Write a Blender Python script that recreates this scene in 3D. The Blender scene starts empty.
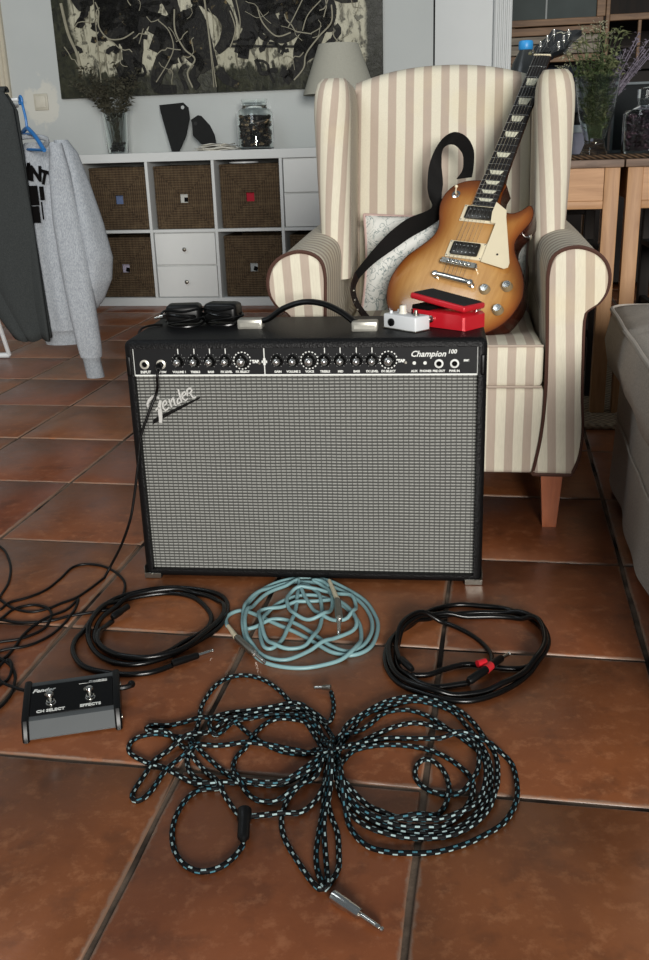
import bpy, bmesh, math, random
from math import sin, cos, pi, radians, sqrt
from mathutils import Vector, Matrix, kdtree, noise
random.seed(7)
C = bpy.context.scene
COL = C.collection

# ------------------------------------------------------------------ camera
cam_data = bpy.data.cameras.new('camera')
cam = bpy.data.objects.new('camera', cam_data)
COL.objects.link(cam)
PITCH, ROLL, CAM_H, FPX = .3357, -.0317, .7981, 958.2
_r0, _u0, _w = Vector((1, 0, 0)), Vector((0, sin(PITCH), cos(PITCH))), Vector((0, cos(PITCH), -sin(PITCH)))
_r = _r0 * cos(ROLL) + _u0 * sin(ROLL)
_u = -_r0 * sin(ROLL) + _u0 * cos(ROLL)
cam.matrix_world = Matrix(((_r.x, _u.x, -_w.x, 0), (_r.y, _u.y, -_w.y, 0), (_r.z, _u.z, -_w.z, CAM_H), (0, 0, 0, 1)))
cam_data.sensor_fit = 'VERTICAL'
cam_data.sensor_height = 36
cam_data.lens = FPX / 960 * 36
cam_data.clip_start = .05
C.camera = cam

# ------------------------------------------------------------------ light and exposure
world = bpy.data.worlds.new('world')
C.world = world
world.use_nodes = True
bg = world.node_tree.nodes['Background']
bg.inputs[0].default_value = (.80, .90, 1.0, 1)
bg.inputs[1].default_value = .15

def area(name, loc, aim, size, size_y, power, col):
    d = bpy.data.lights.new(name, 'AREA')
    d.shape = 'RECTANGLE'; d.size = size; d.size_y = size_y; d.energy = power; d.color = col
    o = bpy.data.objects.new(name, d)
    o.location = loc
    o.rotation_euler = (Vector(aim) - Vector(loc)).to_track_quat('-Z', 'Y').to_euler()
    COL.objects.link(o)
area('window_daylight', (.95, -6.0, 1.9), (.1, 2.5, .7), 2.4, 2.0, 820, (1, .97, .92))
area('back_wall_fill', (-1.6, 1.6, 2.9), (-1.0, 5.2, .7), 1.4, 1.0, 22, (.86, .94, 1))  # added fill lamp that brightens the back-left wall, not a real window
C.view_settings.view_transform = 'Standard'
C.view_settings.look = 'None'
C.view_settings.gamma = 1
C.view_settings.use_curve_mapping = False
C.view_settings.exposure = 0

# ------------------------------------------------------------------ materials
def hx(h):
    h = h.lstrip('#')
    v = [int(h[i:i + 2], 16) / 255 for i in (0, 2, 4)]
    return tuple((c / 12.92 if c <= .04045 else ((c + .055) / 1.055) ** 2.4) for c in v) + (1,)

class Nodes:
    """small wrapper round a material's node tree"""
    def __init__(s, name, rough=.6, metal=0, spec=.5, col='#808080'):
        s.m = bpy.data.materials.new(name); s.m.use_nodes = True
        s.t = s.m.node_tree; s.b = s.t.nodes['Principled BSDF']
        s.b.inputs['Base Color'].default_value = hx(col)
        s.b.inputs['Roughness'].default_value = rough
        s.b.inputs['Metallic'].default_value = metal
        s.b.inputs['Specular IOR Level'].default_value = spec
    def n(s, typ, **kw):
        x = s.t.nodes.new('ShaderNode' + typ)
        for k, v in kw.items(): setattr(x, k, v)
        return x
    def l(s, a, b): s.t.links.new(a, b)
    def put(s, sock, v):
        if isinstance(v, (int, float)): sock.default_value = v
        elif isinstance(v, str): sock.default_value = hx(v)
        elif isinstance(v, tuple): sock.default_value = v
        else: s.l(v, sock)
    def math(s, op, a, b=0, c=None):
        x = s.n('Math', operation=op); s.put(x.inputs[0], a); s.put(x.inputs[1], b)
        if c is not None: s.put(x.inputs[2], c)
        return x.outputs[0]
    def coord(s, kind='Object', scale=None):
        o = s.n('TexCoord').outputs[kind]
        if scale:
            m = s.n('Mapping'); s.l(o, m.inputs[0]); m.inputs['Scale'].default_value = scale; o = m.outputs[0]
        return o
    def world_pos(s, scale=None):
        o = s.n('NewGeometry').outputs['Position']
        if scale:
            m = s.n('Mapping'); s.l(o, m.inputs[0]); m.inputs['Scale'].default_value = scale; o = m.outputs[0]
        return o
    def sep(s, v):
        x = s.n('SeparateXYZ'); s.l(v, x.inputs[0]); return x.outputs
    def noise(s, v=None, scale=5, detail=4, rough=.55, dist=0):
        x = s.n('TexNoise'); x.inputs['Scale'].default_value = scale; x.inputs['Detail'].default_value = detail
        x.inputs['Roughness'].default_value = rough; x.inputs['Distortion'].default_value = dist
        if v is not None: s.l(v, x.inputs['Vector'])
        return x.outputs['Fac']
    def ramp(s, f, stops, interp='LINEAR'):
        x = s.n('ValToRGB'); x.color_ramp.interpolation = interp
        e = x.color_ramp.elements
        while len(e) < len(stops): e.new(.5)
        for i, (p, c) in enumerate(stops):
            e[i].position = p
            e[i].color = hx(c) if isinstance(c, str) else (c, c, c, 1)
        s.l(f, x.inputs[0]); return x.outputs[0]
    def mix(s, f, a, b, mode='MIX'):
        x = s.n('Mix', data_type='RGBA', blend_type=mode)
        s.put(x.inputs[0], f); s.put(x.inputs[6], a); s.put(x.inputs[7], b); return x.outputs[2]
    def color(s, c): s.put(s.b.inputs['Base Color'], c)
    def rough(s, c): s.put(s.b.inputs['Roughness'], c)
    def bump(s, h, strength=.3, dist=.002):
        x = s.n('Bump'); x.inputs['Strength'].default_value = strength; x.inputs['Distance'].default_value = dist
        s.l(h, x.inputs['Height']); s.l(x.outputs[0], s.b.inputs['Normal'])
    def attr(s, name):
        return s.n('Attribute', attribute_name=name).outputs['Fac']

def plain(name, col, rough=.6, metal=0, spec=.5, vary=.12, scale=40, bump=0):
    N = Nodes(name, rough, metal, spec, col)
    f = N.noise(N.coord(), scale, 4)
    a = hx(col)
    N.color(N.mix(f, tuple(c * (1 - vary) for c in a[:3]) + (1,), tuple(min(1, c * (1 + vary)) for c in a[:3]) + (1,)))
    if bump: N.bump(f, bump, .001)
    return N.m

def wood(name, dark, light, rough=.5, scale=(1, 12, 12), s=6, bump=.1):
    N = Nodes(name, rough)
    v = N.coord('Object', scale)
    f = N.noise(v, s, 6, .6, .6)
    N.color(N.ramp(f, [(.3, dark), (.7, light)]))
    N.bump(f, bump, .001)
    return N.m

def glass(name, col=(.95, .98, .97, 1), rough=.02):
    N = Nodes(name, rough)
    N.b.inputs['Base Color'].default_value = col
    N.b.inputs['Transmission Weight'].default_value = 1
    N.b.inputs['IOR'].default_value = 1.3
    return N.m

M = {}
M['chrome'] = plain('chrome', '#d8d6cf', .18, 1, .5, .04)
M['dull_metal'] = plain('dull_metal', '#9a978e', .35, 1, .5, .1, 60)
M['black_plastic'] = plain('black_plastic', '#090909', .35, 0, .28, .2, 80)
M['black_rubber'] = plain('black_rubber', '#080808', .38, 0, .3, .2, 60)
M['white_paint'] = plain('white_paint', '#c9cccb', .55, 0, .4, .03, 12, .05)
M['drawer_white'] = plain('drawer_white', '#d2d4d2', .5, 0, .4, .03, 15)
M['white_print'] = plain('white_print', '#d8dad6', .5, 0, .3, .02)
M['grey_print'] = plain('grey_print', '#a9a9a5', .5, 0, .3, .02)
M['cream_plastic'] = plain('cream_plastic', '#ded2b4', .35, 0, .5, .04)
M['glass'] = glass('glass')
M['dark'] = plain('dark_void', '#070606', .9, 0, .1)
M['pearl'] = plain('pearl_inlay', '#cfcdb8', .25, 0, .6, .25, 120)
M['red_paint'] = plain('red_enamel', '#c01c28', .3, .1, .6, .05, 60)
M['white_enamel'] = plain('white_enamel', '#d3d6d8', .35, 0, .5, .03)
M['blue_plastic'] = plain('blue_plastic', '#2769a8', .4, 0, .5, .08)
M['pine'] = wood('pine', '#8d6540', '#ac835a', .55, (10, 10, 1.2), 5)
M['pine_h'] = wood('pine_horizontal', '#966c45', '#b58a61', .55, (1.2, 10, 14), 5)
M['old_wood'] = wood('worn_table_wood', '#4b3a2e', '#7a6353', .6, (1.5, 10, 12), 6)
M['grey_wood'] = wood('weathered_planks', '#5f564c', '#8d8577', .7, (1.5, 8, 14), 5, .3)
M['brown_wood'] = wood('rustic_brown_wood', '#5a4433', '#84674c', .65, (1.5, 8, 14), 5, .3)
M['dark_wood'] = wood('dark_wood', '#100b08', '#20160f', .8, (10, 10, 1.5), 5)
M['leg_wood'] = wood('reddish_leg_wood', '#8a4a2c', '#a7603c', .4, (14, 14, 1.5), 6)

def m_wall():
    N = Nodes('painted_plaster', .75, 0, .3)
    p = N.world_pos()
    f = N.noise(p, 1.6, 6, .6); g = N.noise(p, 9, 5, .6)
    c = N.mix(f, '#a9aead', '#bcc0be')
    # bare filler patch round the light switch
    v = N.n('VectorMath', operation='DISTANCE'); N.l(p, v.inputs[0]); v.inputs[1].default_value = (-1.512, 5.78, 1.06)
    d = N.math('ADD', v.outputs['Value'], N.math('MULTIPLY', N.math('SUBTRACT', g, .5), .35))
    k = N.ramp(d, [(.10, 1.0), (.13, 0.0)])
    N.color(N.mix(N.math('MULTIPLY', k, .6), c, '#cfccc0'))
    N.bump(g, .25, .004)
    return N.m
M['wall'] = m_wall()

def m_tile():
    N = Nodes('terracotta_tile', .4, 0, .5)
    p = N.world_pos()
    oi = N.n('ObjectInfo').outputs['Random']
    f = N.noise(p, 5, 8, .62, .3); g = N.noise(p, 38, 6, .7); h = N.noise(p, 14, 4, .6)
    c = N.mix(N.ramp(f, [(.3, 0.0), (.7, 1.0)]), '#6b3b22', '#884f2f')
    c = N.mix(N.math('MULTIPLY', N.ramp(h, [(.54, 0.0), (.66, 1.0)]), .40), c, '#4a2c1d')
    c = N.mix(N.math('MULTIPLY', N.ramp(g, [(.52, 0.0), (.66, 1.0)]), .38), c, '#a56e4c')
    hs = N.n('HueSaturation'); N.l(c, hs.inputs['Color']); N.l(N.math('MULTIPLY_ADD', oi, .20, .98), hs.inputs['Value'])
    N.l(N.math('MULTIPLY_ADD', oi, .01, .495), hs.inputs['Hue'])
    # worn, chalky rim of each tile
    e = N.sep(N.coord('Object'))
    dx = N.math('SUBTRACT', .1605, N.math('ABSOLUTE', e[0])); dy = N.math('SUBTRACT', .1818, N.math('ABSOLUTE', e[1]))
    d = N.math('ADD', N.math('MINIMUM', dx, dy), N.math('MULTIPLY', N.math('SUBTRACT', g, .5), .018))
    k = N.ramp(d, [(.0005, 1.0), (.0030, 0.0)])
    N.color(N.mix(N.math('MULTIPLY', k, .7), hs.outputs[0], '#8d7766'))
    N.rough(N.math('MULTIPLY_ADD', g, .30, .20))
    N.bump(N.math('ADD', f, N.math('MULTIPLY', g, .35)), .35, .0022)
    return N.m
M['tile'] = m_tile()
def m_grout():
    N = Nodes('grout', .9, 0, .2)
    p = N.world_pos(); f = N.noise(p, 30, 6, .7); g = N.noise(p, 4, 4)
    c = N.mix(f, '#2a211b', '#8a7868')
    N.color(N.mix(N.ramp(g, [(.48, 0.0), (.60, 1.0)]), c, '#1a1512'))
    N.bump(f, .5, .003)
    return N.m
M['grout'] = m_grout()

def m_stripes(name, period, phase=0, a='#d3cdba', b='#afa092'):
    N = Nodes(name, .85, 0, .2)
    s = N.attr('s')
    p = N.world_pos()
    wob = N.math('MULTIPLY', N.math('SUBTRACT', N.noise(p, 6, 2), .5), .004)
    x = N.math('FRACT', N.math('ADD', N.math('DIVIDE', N.math('ADD', s, wob), period), phase))
    k = N.ramp(x, [(0, 0.0), (.03, 1.0), (.47, 1.0), (.50, 0.0)])
    c = N.mix(k, a, b)
    w1 = N.noise(N.coord('Object', (900, 900, 60)), 1, 2)
    c = N.mix(N.math('MULTIPLY', N.ramp(w1, [(.35, 0.0), (.65, 1.0)]), .14), c, '#8d8072')
    y = N.noise(p, 5, 3)
    c = N.mix(N.math('MULTIPLY', N.ramp(y, [(.55, 0.0), (.75, 1.0)]), .25), c, '#d8c592')
    N.color(c)
    folds = N.noise(N.world_pos(), 9, 3, .5, .8)
    N.bump(N.math('ADD', folds, N.math('MULTIPLY', w1, .06)), .35, .008)
    return N.m
M['stripe_front'] = m_stripes('striped_cover_front', .0375, .25)
M['stripe_back'] = m_stripes('striped_cover_back', .0450, .2)
M['stripe_wing'] = m_stripes('striped_cover_wing', .033, .1)
M['stripe_arm'] = m_stripes('striped_cover_arm', .038, 0)
M['piping'] = plain('brown_piping', '#4a3027', .7, 0, .3, .15)

def m_fabric(name, a, b, sc=260, rough=.9, fold=.4, heather=False):
    if heather: sc *= 2; fold *= .6
    N = Nodes(name, rough, 0, .15)
    p = N.coord('Object')
    f = N.noise(N.coord('Object', (1, 1, .45)) if heather else p, sc, 3, .7)
    N.color(N.mix(N.ramp(f, [(.35, 0.0), (.65, 1.0)]), a, b))
    g = N.noise(p, 7, 3, .5, .6)
    N.bump(N.math('ADD', g, N.math('MULTIPLY', f, .12)), fold, .008)
    return N.m
M['sweat'] = m_fabric('grey_marl_jersey', '#868b91', '#a6abb0', 150, .95, .6, True)
M['rib'] = m_fabric('grey_marl_rib', '#7b8085', '#9ba0a5', 150, .95, .4, True)
M['trouser'] = m_fabric('charcoal_trouser_cloth', '#2e3131', '#393c3c', 300, .95, .3)
M['ottoman'] = m_fabric('taupe_linen', '#a0968b', '#bab1a6', 300, .95, .5)
M['ottoman_cushion'] = m_fabric('taupe_linen_cushion', '#a89e93', '#c0b7ac', 300, .95, .5)
M['shade'] = m_fabric('linen_lampshade', '#9b9a8e', '#b1b0a4', 400, .9, .05)
M['strap'] = m_fabric('black_webbing', '#0b0b0b', '#171514', 500, .7, .1)
M['strap_leather'] = plain('dark_brown_leather', '#1f1512', .45, 0, .5, .3, 80)

def m_pillow():
    N = Nodes('floral_pillow', .9, 0, .15)
    p = N.coord('Object')
    n1 = N.noise(p, 22, 3, .5, 2.2)
    k = N.ramp(n1, [(.475, 0.0), (.495, 1.0), (.505, 1.0), (.525, 0.0)])
    n2 = N.noise(p, 15, 2, .5, 1)
    k2 = N.ramp(n2, [(.60, 0.0), (.66, 1.0)])
    c = N.mix(N.math('MULTIPLY', k, .8), '#dcddd8', '#64797a')
    c = N.mix(N.math('MULTIPLY', k2, .35), c, '#8fa19b')
    n3 = N.noise(N.coord('Object', (1, 1.3, .8)), 10, 2)
    c = N.mix(N.math('MULTIPLY', N.ramp(n3, [(.62, 0.0), (.7, 1.0)]), .4), c, '#b59c95')
    N.color(c); N.bump(N.noise(p, 8, 3), .4, .008)
    return N.m
M['pillow'] = m_pillow()

def m_tolex():
    N = Nodes('black_tolex', .5, 0, .22, '#0a0a0b')
    v = N.n('TexVoronoi'); v.inputs['Scale'].default_value = 330; N.l(N.coord(), v.inputs['Vector'])
    N.color(N.mix(N.noise(N.coord(), 12, 3), '#070708', '#0e0e0f'))
    N.bump(v.outputs['Distance'], .6, .0012)
    return N.m
M['tolex'] = m_tolex()

def m_grille():
    N = Nodes('silver_grille_cloth', .6, 0, .4)
    e = N.sep(N.coord('Object'))
    n = N.noise(N.coord(), 9, 3)
    z = N.math('MULTIPLY_ADD', N.math('SUBTRACT', n, .5), .0025, e[2])
    row = N.math('DIVIDE', z, .0061)
    fr = N.math('FRACT', row)
    half = N.math('MULTIPLY', n, .25)
    line = N.ramp(fr, [(0, 0.0), (.12, 1.0), (.52, 1.0), (.62, 0.0)])
    col = N.math('FRACT', N.math('ADD', N.math('DIVIDE', e[0], .0096), half))
    seg = N.ramp(col, [(0, .30), (.12, 1.0), (.80, 1.0), (.95, .30)])
    thin = N.ramp(fr, [(.70, 0.0), (.78, .30), (.86, .30), (.94, 0.0)])
    k = N.math('MAXIMUM', N.math('MULTIPLY', line, seg), thin)
    sp = N.ramp(N.noise(N.coord('Object', (220, 1, 900)), 1, 2), [(.3, .75), (.7, 1.15)])
    N.color(N.mix(k, '#131312', N.mix(1.0, '#8f908b', sp, 'MULTIPLY')))
    N.bump(k, .5, .0015)
    return N.m
M['grille'] = m_grille()
M['panel'] = plain('control_panel_black', '#131416', .5, 0, .2, .1)

def m_guitar():
    N = Nodes('honeyburst_lacquer', .16, 0, .5)
    e = N.attr('edge')          # 0 at the rim of the top, 1 in the middle
    g = N.noise(N.coord('Object', (60, 3.0, 10)), 1.5, 6, .6, .5)
    c = N.ramp(e, [(0, '#5a2c10'), (.12, '#8a4e20'), (.36, '#a9753a'), (.70, '#bf9257'), (1, '#c79c64')])
    N.color(N.mix(N.math('MULTIPLY', N.ramp(g, [(.35, 0.0), (.65, 1.0)]), .28), c, '#8a4c1c'))
    N.b.inputs['Coat Weight'].default_value = .4
    N.b.inputs['Coat Roughness'].default_value = .08
    return N.m
M['gtop'] = m_guitar()
M['gside'] = wood('dark_mahogany_lacquer', '#260c06', '#421a0d', .2, (3, 20, 20), 4, .02)
M['rosewood'] = wood('rosewood_board', '#0b0706', '#17100c', .6, (60, 3, 10), 4, .05)
M['headblack'] = plain('black_headstock_lacquer', '#080808', .2)

def m_basket():
    N = Nodes('woven_seagrass', .85, 0, .2)
    e = N.sep(N.coord('Object'))
    ax = N.math('ABSOLUTE', e[0]); az = N.math('ABSOLUTE', N.math('SUBTRACT', e[2], .155))
    mx = N.math('MAXIMUM', ax, az); mn = N.math('MINIMUM', ax, az)
    n = N.noise(N.coord(), 22, 4, .6)
    ring = N.math('SINE', N.math('MULTIPLY', N.math('ADD', mx, N.math('MULTIPLY', n, .006)), 520))
    knot = N.math('SINE', N.math('MULTIPLY', N.math('ADD', mn, N.math('MULTIPLY', n, .01)), 330))
    h = N.math('MULTIPLY_ADD', knot, .5, ring)
    k = N.math('MULTIPLY_ADD', h, .25, .5)
    seam = N.ramp(N.math('SUBTRACT', mx, mn), [(0, .75), (.008, 1.0)])
    c = N.mix(k, '#2f261d', '#5f4e3a')
    c = N.mix(N.math('MULTIPLY', N.ramp(n, [(.45, 0.0), (.7, 1.0)]), .4), c, '#716048')
    N.color(N.mix(1.0, c, seam, 'MULTIPLY'))
    N.bump(h, .6, .003)
    return N.m
M['basket'] = m_basket()

def m_woven():
    N = Nodes('braided_cable_sheath', .65, 0, .2)
    u = N.attr('u'); a = N.attr('a')
    sec = N.math('FLOOR', N.math('MULTIPLY', a, 5))
    sf = N.math('FRACT', N.math('MULTIPLY', a, 5))
    fr = N.math('FRACT', N.math('ADD', N.math('DIVIDE', u, .0165), N.math('MULTIPLY', sec, .4)))
    k = N.math('MULTIPLY', N.math('LESS_THAN', fr, .36), N.math('MULTIPLY', N.math('GREATER_THAN', sf, .22), N.math('LESS_THAN', sf, .78)))
    par = N.math('GREATER_THAN', N.math('FRACT', N.math('MULTIPLY', sec, .4)), .45)
    c = N.mix(par, '#93a9aa', '#3d6b78')
    N.color(N.mix(k, '#050506', c))
    N.bump(N.math('SINE', N.math('MULTIPLY', N.math('ADD', u, N.math('MULTIPLY', a, .01)), 2500)), .3, .0006)
    return N.m
M['woven'] = m_woven()
M['cable_black'] = plain('glossy_black_cable', '#080808', .26, 0, .35, .2)
M['cable_thin'] = plain('thin_black_cable', '#080707', .45, 0, .25, .2)
M['cable_blue'] = plain('pale_blue_cable', '#7b9ea1', .42, 0, .45, .08, 90)
M['tape'] = plain('masking_tape', '#c9bfa4', .6, 0, .3, .3, 160)
M['leaf_dark'] = plain('dried_leaf', '#49473a', .8, 0, .3, .35, 60)
M['leaf_green'] = plain('green_leaf', '#6b7150', .7, 0, .3, .4, 50)
M['leaf_deep'] = plain('deep_green_leaf', '#3c4a2b', .7, 0, .3, .4, 50)
M['lilac'] = plain('lilac_dried_flower', '#77707c', .85, 0, .2, .3, 60)
M['pale_flower'] = plain('pale_dried_flower', '#a3a288', .85, 0, .2, .3, 60)
M['slate'] = plain('slate_board', '#1b1c1c', .7, 0, .15, .3, 30, .2)
M['paper'] = plain('printed_napkins', '#c5c3ba', .8, 0, .2, .5, 90)

# ------------------------------------------------------------------ geometry
class B:
    """collects shapes into one bmesh, links it as one mesh object"""
    def __init__(s):
        s.bm = bmesh.new(); s.s = {}; s.attrs = {}
    def _xf(s, vs, mat):
        if mat is not None: bmesh.ops.transform(s.bm, matrix=mat, verts=vs)
    def box(s, lo, hi, bev=0, seg=2, mat=None):
        lo, hi = Vector(lo), Vector(hi)
        r = bmesh.ops.create_cube(s.bm, size=1)
        vs = r['verts']
        c = (lo + hi) / 2; d = hi - lo
        for v in vs: v.co = Vector((v.co.x * d.x, v.co.y * d.y, v.co.z * d.z)) + c
        if bev:
            es = list({e for v in vs for e in v.link_edges})
            q = bmesh.ops.bevel(s.bm, geom=es, offset=bev, segments=seg, affect='EDGES', profile=.5)
            vs = list({v for f in q['faces'] for v in f.verts} | {v for v in vs if v.is_valid})
        s._xf(vs, mat); return vs
    def poly(s, pts): s.bm.faces.new([s.bm.verts.new(p) for p in pts])
    def ring_loft(s, rings, cap0=True, cap1=True, closed=True):
        vr = [[s.bm.verts.new(p) for p in r] for r in rings]
        n = len(rings[0])
        for a, b in zip(vr, vr[1:]):
            for i in range(n if closed else n - 1):
                j = (i + 1) % n
                s.bm.faces.new((a[i], a[j], b[j], b[i]))
        if closed and cap0: s.bm.faces.new(vr[0][::-1])
        if closed and cap1: s.bm.faces.new(vr[-1])
        return vr
    def lathe(s, prof, c=(0, 0, 0), n=24, mat=None, cap=True):
        c = Vector(c)
        rings = [[c + Vector((r * cos(2 * pi * i / n), r * sin(2 * pi * i / n), z)) for i in range(n)] for r, z in prof]
        if mat is not None: rings = [[mat @ p for p in r] for r in rings]
        return s.ring_loft(rings, cap, cap)
    def cyl(s, p0, p1, r0, r1=None, n=14):
        if r1 is None: r1 = r0
        s.tube([p0, p1], [r0, r1], n)
    def tube(s, pts, rad, n=8, caps=True, attrs=False):
        pts = [Vector(p) for p in pts]
        if not isinstance(rad, (list, tuple)): rad = [rad] * len(pts)
        t = [(pts[min(i + 1, len(pts) - 1)] - pts[max(i - 1, 0)]).normalized() for i in range(len(pts))]
        up = Vector((0, 0, 1)) if abs(t[0].z) < .9 else Vector((1, 0, 0))
        x = t[0].cross(up).normalized(); rings = []
        for i, p in enumerate(pts):
            x = (x - t[i] * x.dot(t[i])).normalized(); y = t[i].cross(x)
            rings.append([p + (x * cos(2 * pi * k / n) + y * sin(2 * pi * k / n)) * rad[i] for k in range(n)])
        if attrs:       # keep a seam so that the braid wraps cleanly
            rings = [r + [r[0].copy()] for r in rings]
            for q in ('u', 'a'):
                if not s.bm.verts.layers.float.get(q): s.bm.verts.layers.float.new(q)
            lu = s.bm.verts.layers.float['u']; la = s.bm.verts.layers.float['a']
            vr = s.ring_loft(rings, False, False, False); u = 0
            for i, r in enumerate(vr):
                if i: u += (pts[i] - pts[i - 1]).length
                for k, v in enumerate(r): v[lu] = u; v[la] = k / n
            return vr
        return s.ring_loft(rings, caps, caps)
    def prism(s, pts, d, axis='y', mat=None, bev=0):
        """pts: closed outline in (x,z) for axis y, (x,y) for axis z, (y,z) for axis x; d=(d0,d1)"""
        def P(a, b, q): return {'y': Vector((a, q, b)), 'z': Vector((a, b, q)), 'x': Vector((q, a, b))}[axis]
        r0 = [P(a, b, d[0]) for a, b in pts]; r1 = [P(a, b, d[1]) for a, b in pts]
        if bev:
            cx = sum(p[0] for p in pts) / len(pts); cy = sum(p[1] for p in pts) / len(pts)
            w = max(max(abs(p[0] - cx), abs(p[1] - cy)) for p in pts); k = 1 - bev / w
            sg = 1 if d[1] > d[0] else -1
            ins = [(cx + (a - cx) * k, cy + (b - cy) * k) for a, b in pts]
            rr = [[P(a, b, d[0]) for a, b in ins], [P(a, b, d[0] + sg * bev) for a, b in pts],
                  [P(a, b, d[1] - sg * bev) for a, b in pts], [P(a, b, d[1]) for a, b in ins]]
        else: rr = [r0, r1]
        if mat is not None: rr = [[mat @ p for p in r] for r in rr]
        s.ring_loft(rr)
    def grid(s, fn, nu, nv, wrap=False):
        vs = [[s.bm.verts.new(fn(i / nu, j / nv)) for j in range(nv + 1)] for i in range(nu + 1)]
        for i in range(nu):
            for j in range(nv):
                s.bm.faces.new((vs[i][j], vs[i + 1][j], vs[i + 1][j + 1], vs[i][j + 1]))
        return vs
    def ball(s, c, r, n=8, sc=(1, 1, 1)):
        q = bmesh.ops.create_icosphere(s.bm, subdivisions=1 if n <= 8 else 2, radius=1)
        for v in q['verts']: v.co = Vector((v.co.x * r * sc[0], v.co.y * r * sc[1], v.co.z * r * sc[2])) + Vector(c)
    def attr(s, name, fn):
        l = s.bm.verts.layers.float.get(name) or s.bm.verts.layers.float.new(name)
        for v in s.bm.verts: v[l] = fn(v.co)
    def obj(s, name, mat, parent=None, smooth=True, angle=40, sub=0, loc=None):
        bmesh.ops.recalc_face_normals(s.bm, faces=s.bm.faces)
        if smooth:
            for f in s.bm.faces: f.smooth = True
            ca = radians(angle)
            for e in s.bm.edges:
                e.smooth = not (len(e.link_faces) == 2 and e.calc_face_angle(0) > ca)
        me = bpy.data.meshes.new(name); s.bm.to_mesh(me); s.bm.free()
        me.materials.append(M[mat] if isinstance(mat, str) else mat)
        o = bpy.data.objects.new(name, me); COL.objects.link(o)
        if parent: o.parent = parent
        if loc: o.location = loc
        if sub:
            m = o.modifiers.new('subdivision', 'SUBSURF'); m.levels = sub; m.render_levels = sub
        return o

def tag(o, label, cat, group=None):
    o['label'] = label; o['category'] = cat
    if group: o['group'] = group
    return o
def thing(name, label, cat, loc=(0, 0, 0), rz=0, group=None, rot=None):
    o = bpy.data.objects.new(name, None); COL.objects.link(o)
    o.empty_display_size = .05
    o.location = loc; o.rotation_euler = rot if rot else (0, 0, rz)
    return tag(o, label, cat, group)
def struct(o): o['kind'] = 'structure'; return o
def stuff(o): o['kind'] = 'stuff'; return o

def catmull(pts, step=.006, closed=False):
    P = [Vector(p) for p in pts]; out = []
    n = len(P)
    for i in range(n - 1):
        a, b, c, d = P[max(i - 1, 0)], P[i], P[i + 1], P[min(i + 2, n - 1)]
        k = max(1, int((c - b).length / step))
        for j in range(k):
            t = j / k
            out.append(.5 * ((2 * b) + (c - a) * t + (2 * a - 5 * b + 4 * c - d) * t * t + (3 * b - a - 3 * c + d) * t ** 3))
    out.append(P[-1]); return out

def lay(paths, r, cap=5, step=.006, base=None):
    """rest a cable on the floor, climbing over its own earlier loops and over the cables in base"""
    pts = catmull([Vector((p[0], p[1], 0)) for p in paths], step)
    n = len(pts); z = [r] * n
    kd = kdtree.KDTree(n)
    for i, p in enumerate(pts): kd.insert(p, i)
    kd.balance()
    kb = None
    if base:
        kb = kdtree.KDTree(len(base))
        for i, p in enumerate(base): kb.insert(Vector((p[0], p[1], 0)), i)
        kb.balance()
    for i, p in enumerate(pts):
        m = r
        for _, j, d in kd.find_range(p, 2.2 * r):
            if i - j > 8 * r / step: m = max(m, z[j] + 1.7 * r)
        if kb:
            for _, j, d in kb.find_range(p, r + base[j_r] if False else 2.2 * r): m = max(m, base[j][2] + 1.9 * r)
        z[i] = min(m, r * (1 + 1.7 * cap))
    for _ in range(5):
        z = [(z[max(i - 1, 0)] + z[i] * 2 + z[min(i + 1, n - 1)]) / 4 for i in range(n)]
    return [Vector((p.x, p.y, max(zz, r))) for p, zz in zip(pts, z)]

def text_bm(b, txt, size, mat, shear=0, depth=.0003, align='CENTER', bold=0):
    cu = bpy.data.curves.new('text', 'FONT'); cu.body = txt; cu.size = size; cu.shear = shear
    cu.extrude = depth; cu.align_x = align; cu.align_y = 'CENTER'; cu.resolution_u = 2; cu.offset = bold
    o = bpy.data.objects.new('text', cu); COL.objects.link(o)
    dg = bpy.context.evaluated_depsgraph_get(); dg.update()
    me = bpy.data.meshes.new_from_object(o.evaluated_get(dg))
    k = len(b.bm.verts); b.bm.from_mesh(me); b.bm.verts.ensure_lookup_table()
    bmesh.ops.transform(b.bm, matrix=mat, verts=b.bm.verts[k:])
    bpy.data.objects.remove(o); bpy.data.curves.remove(cu); bpy.data.meshes.remove(me)

def ribbon(b, pts, widths, y0, y1, step=.004):
    """flat stroke in the xz plane between depths y0 and y1"""
    P = catmull([(p[0], 0, p[1]) for p in pts], step)
    n = len(P)
    if not isinstance(widths, (list, tuple)): widths = [widths] * 2
    rings = []
    for i, p in enumerate(P):
        t = (P[min(i + 1, n - 1)] - P[max(i - 1, 0)]).normalized(); q = Vector((-t.z, 0, t.x))
        f = i / max(1, n - 1) * (len(widths) - 1); k = min(int(f), len(widths) - 2); w = widths[k] + (widths[k + 1] - widths[k]) * (f - k)
        rings.append([Vector((0, y, 0)) + p + q * sg * w / 2 for y, sg in ((y1, -1), (y1, 1), (y0, 1), (y0, -1))])
    b.ring_loft(rings)

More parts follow.
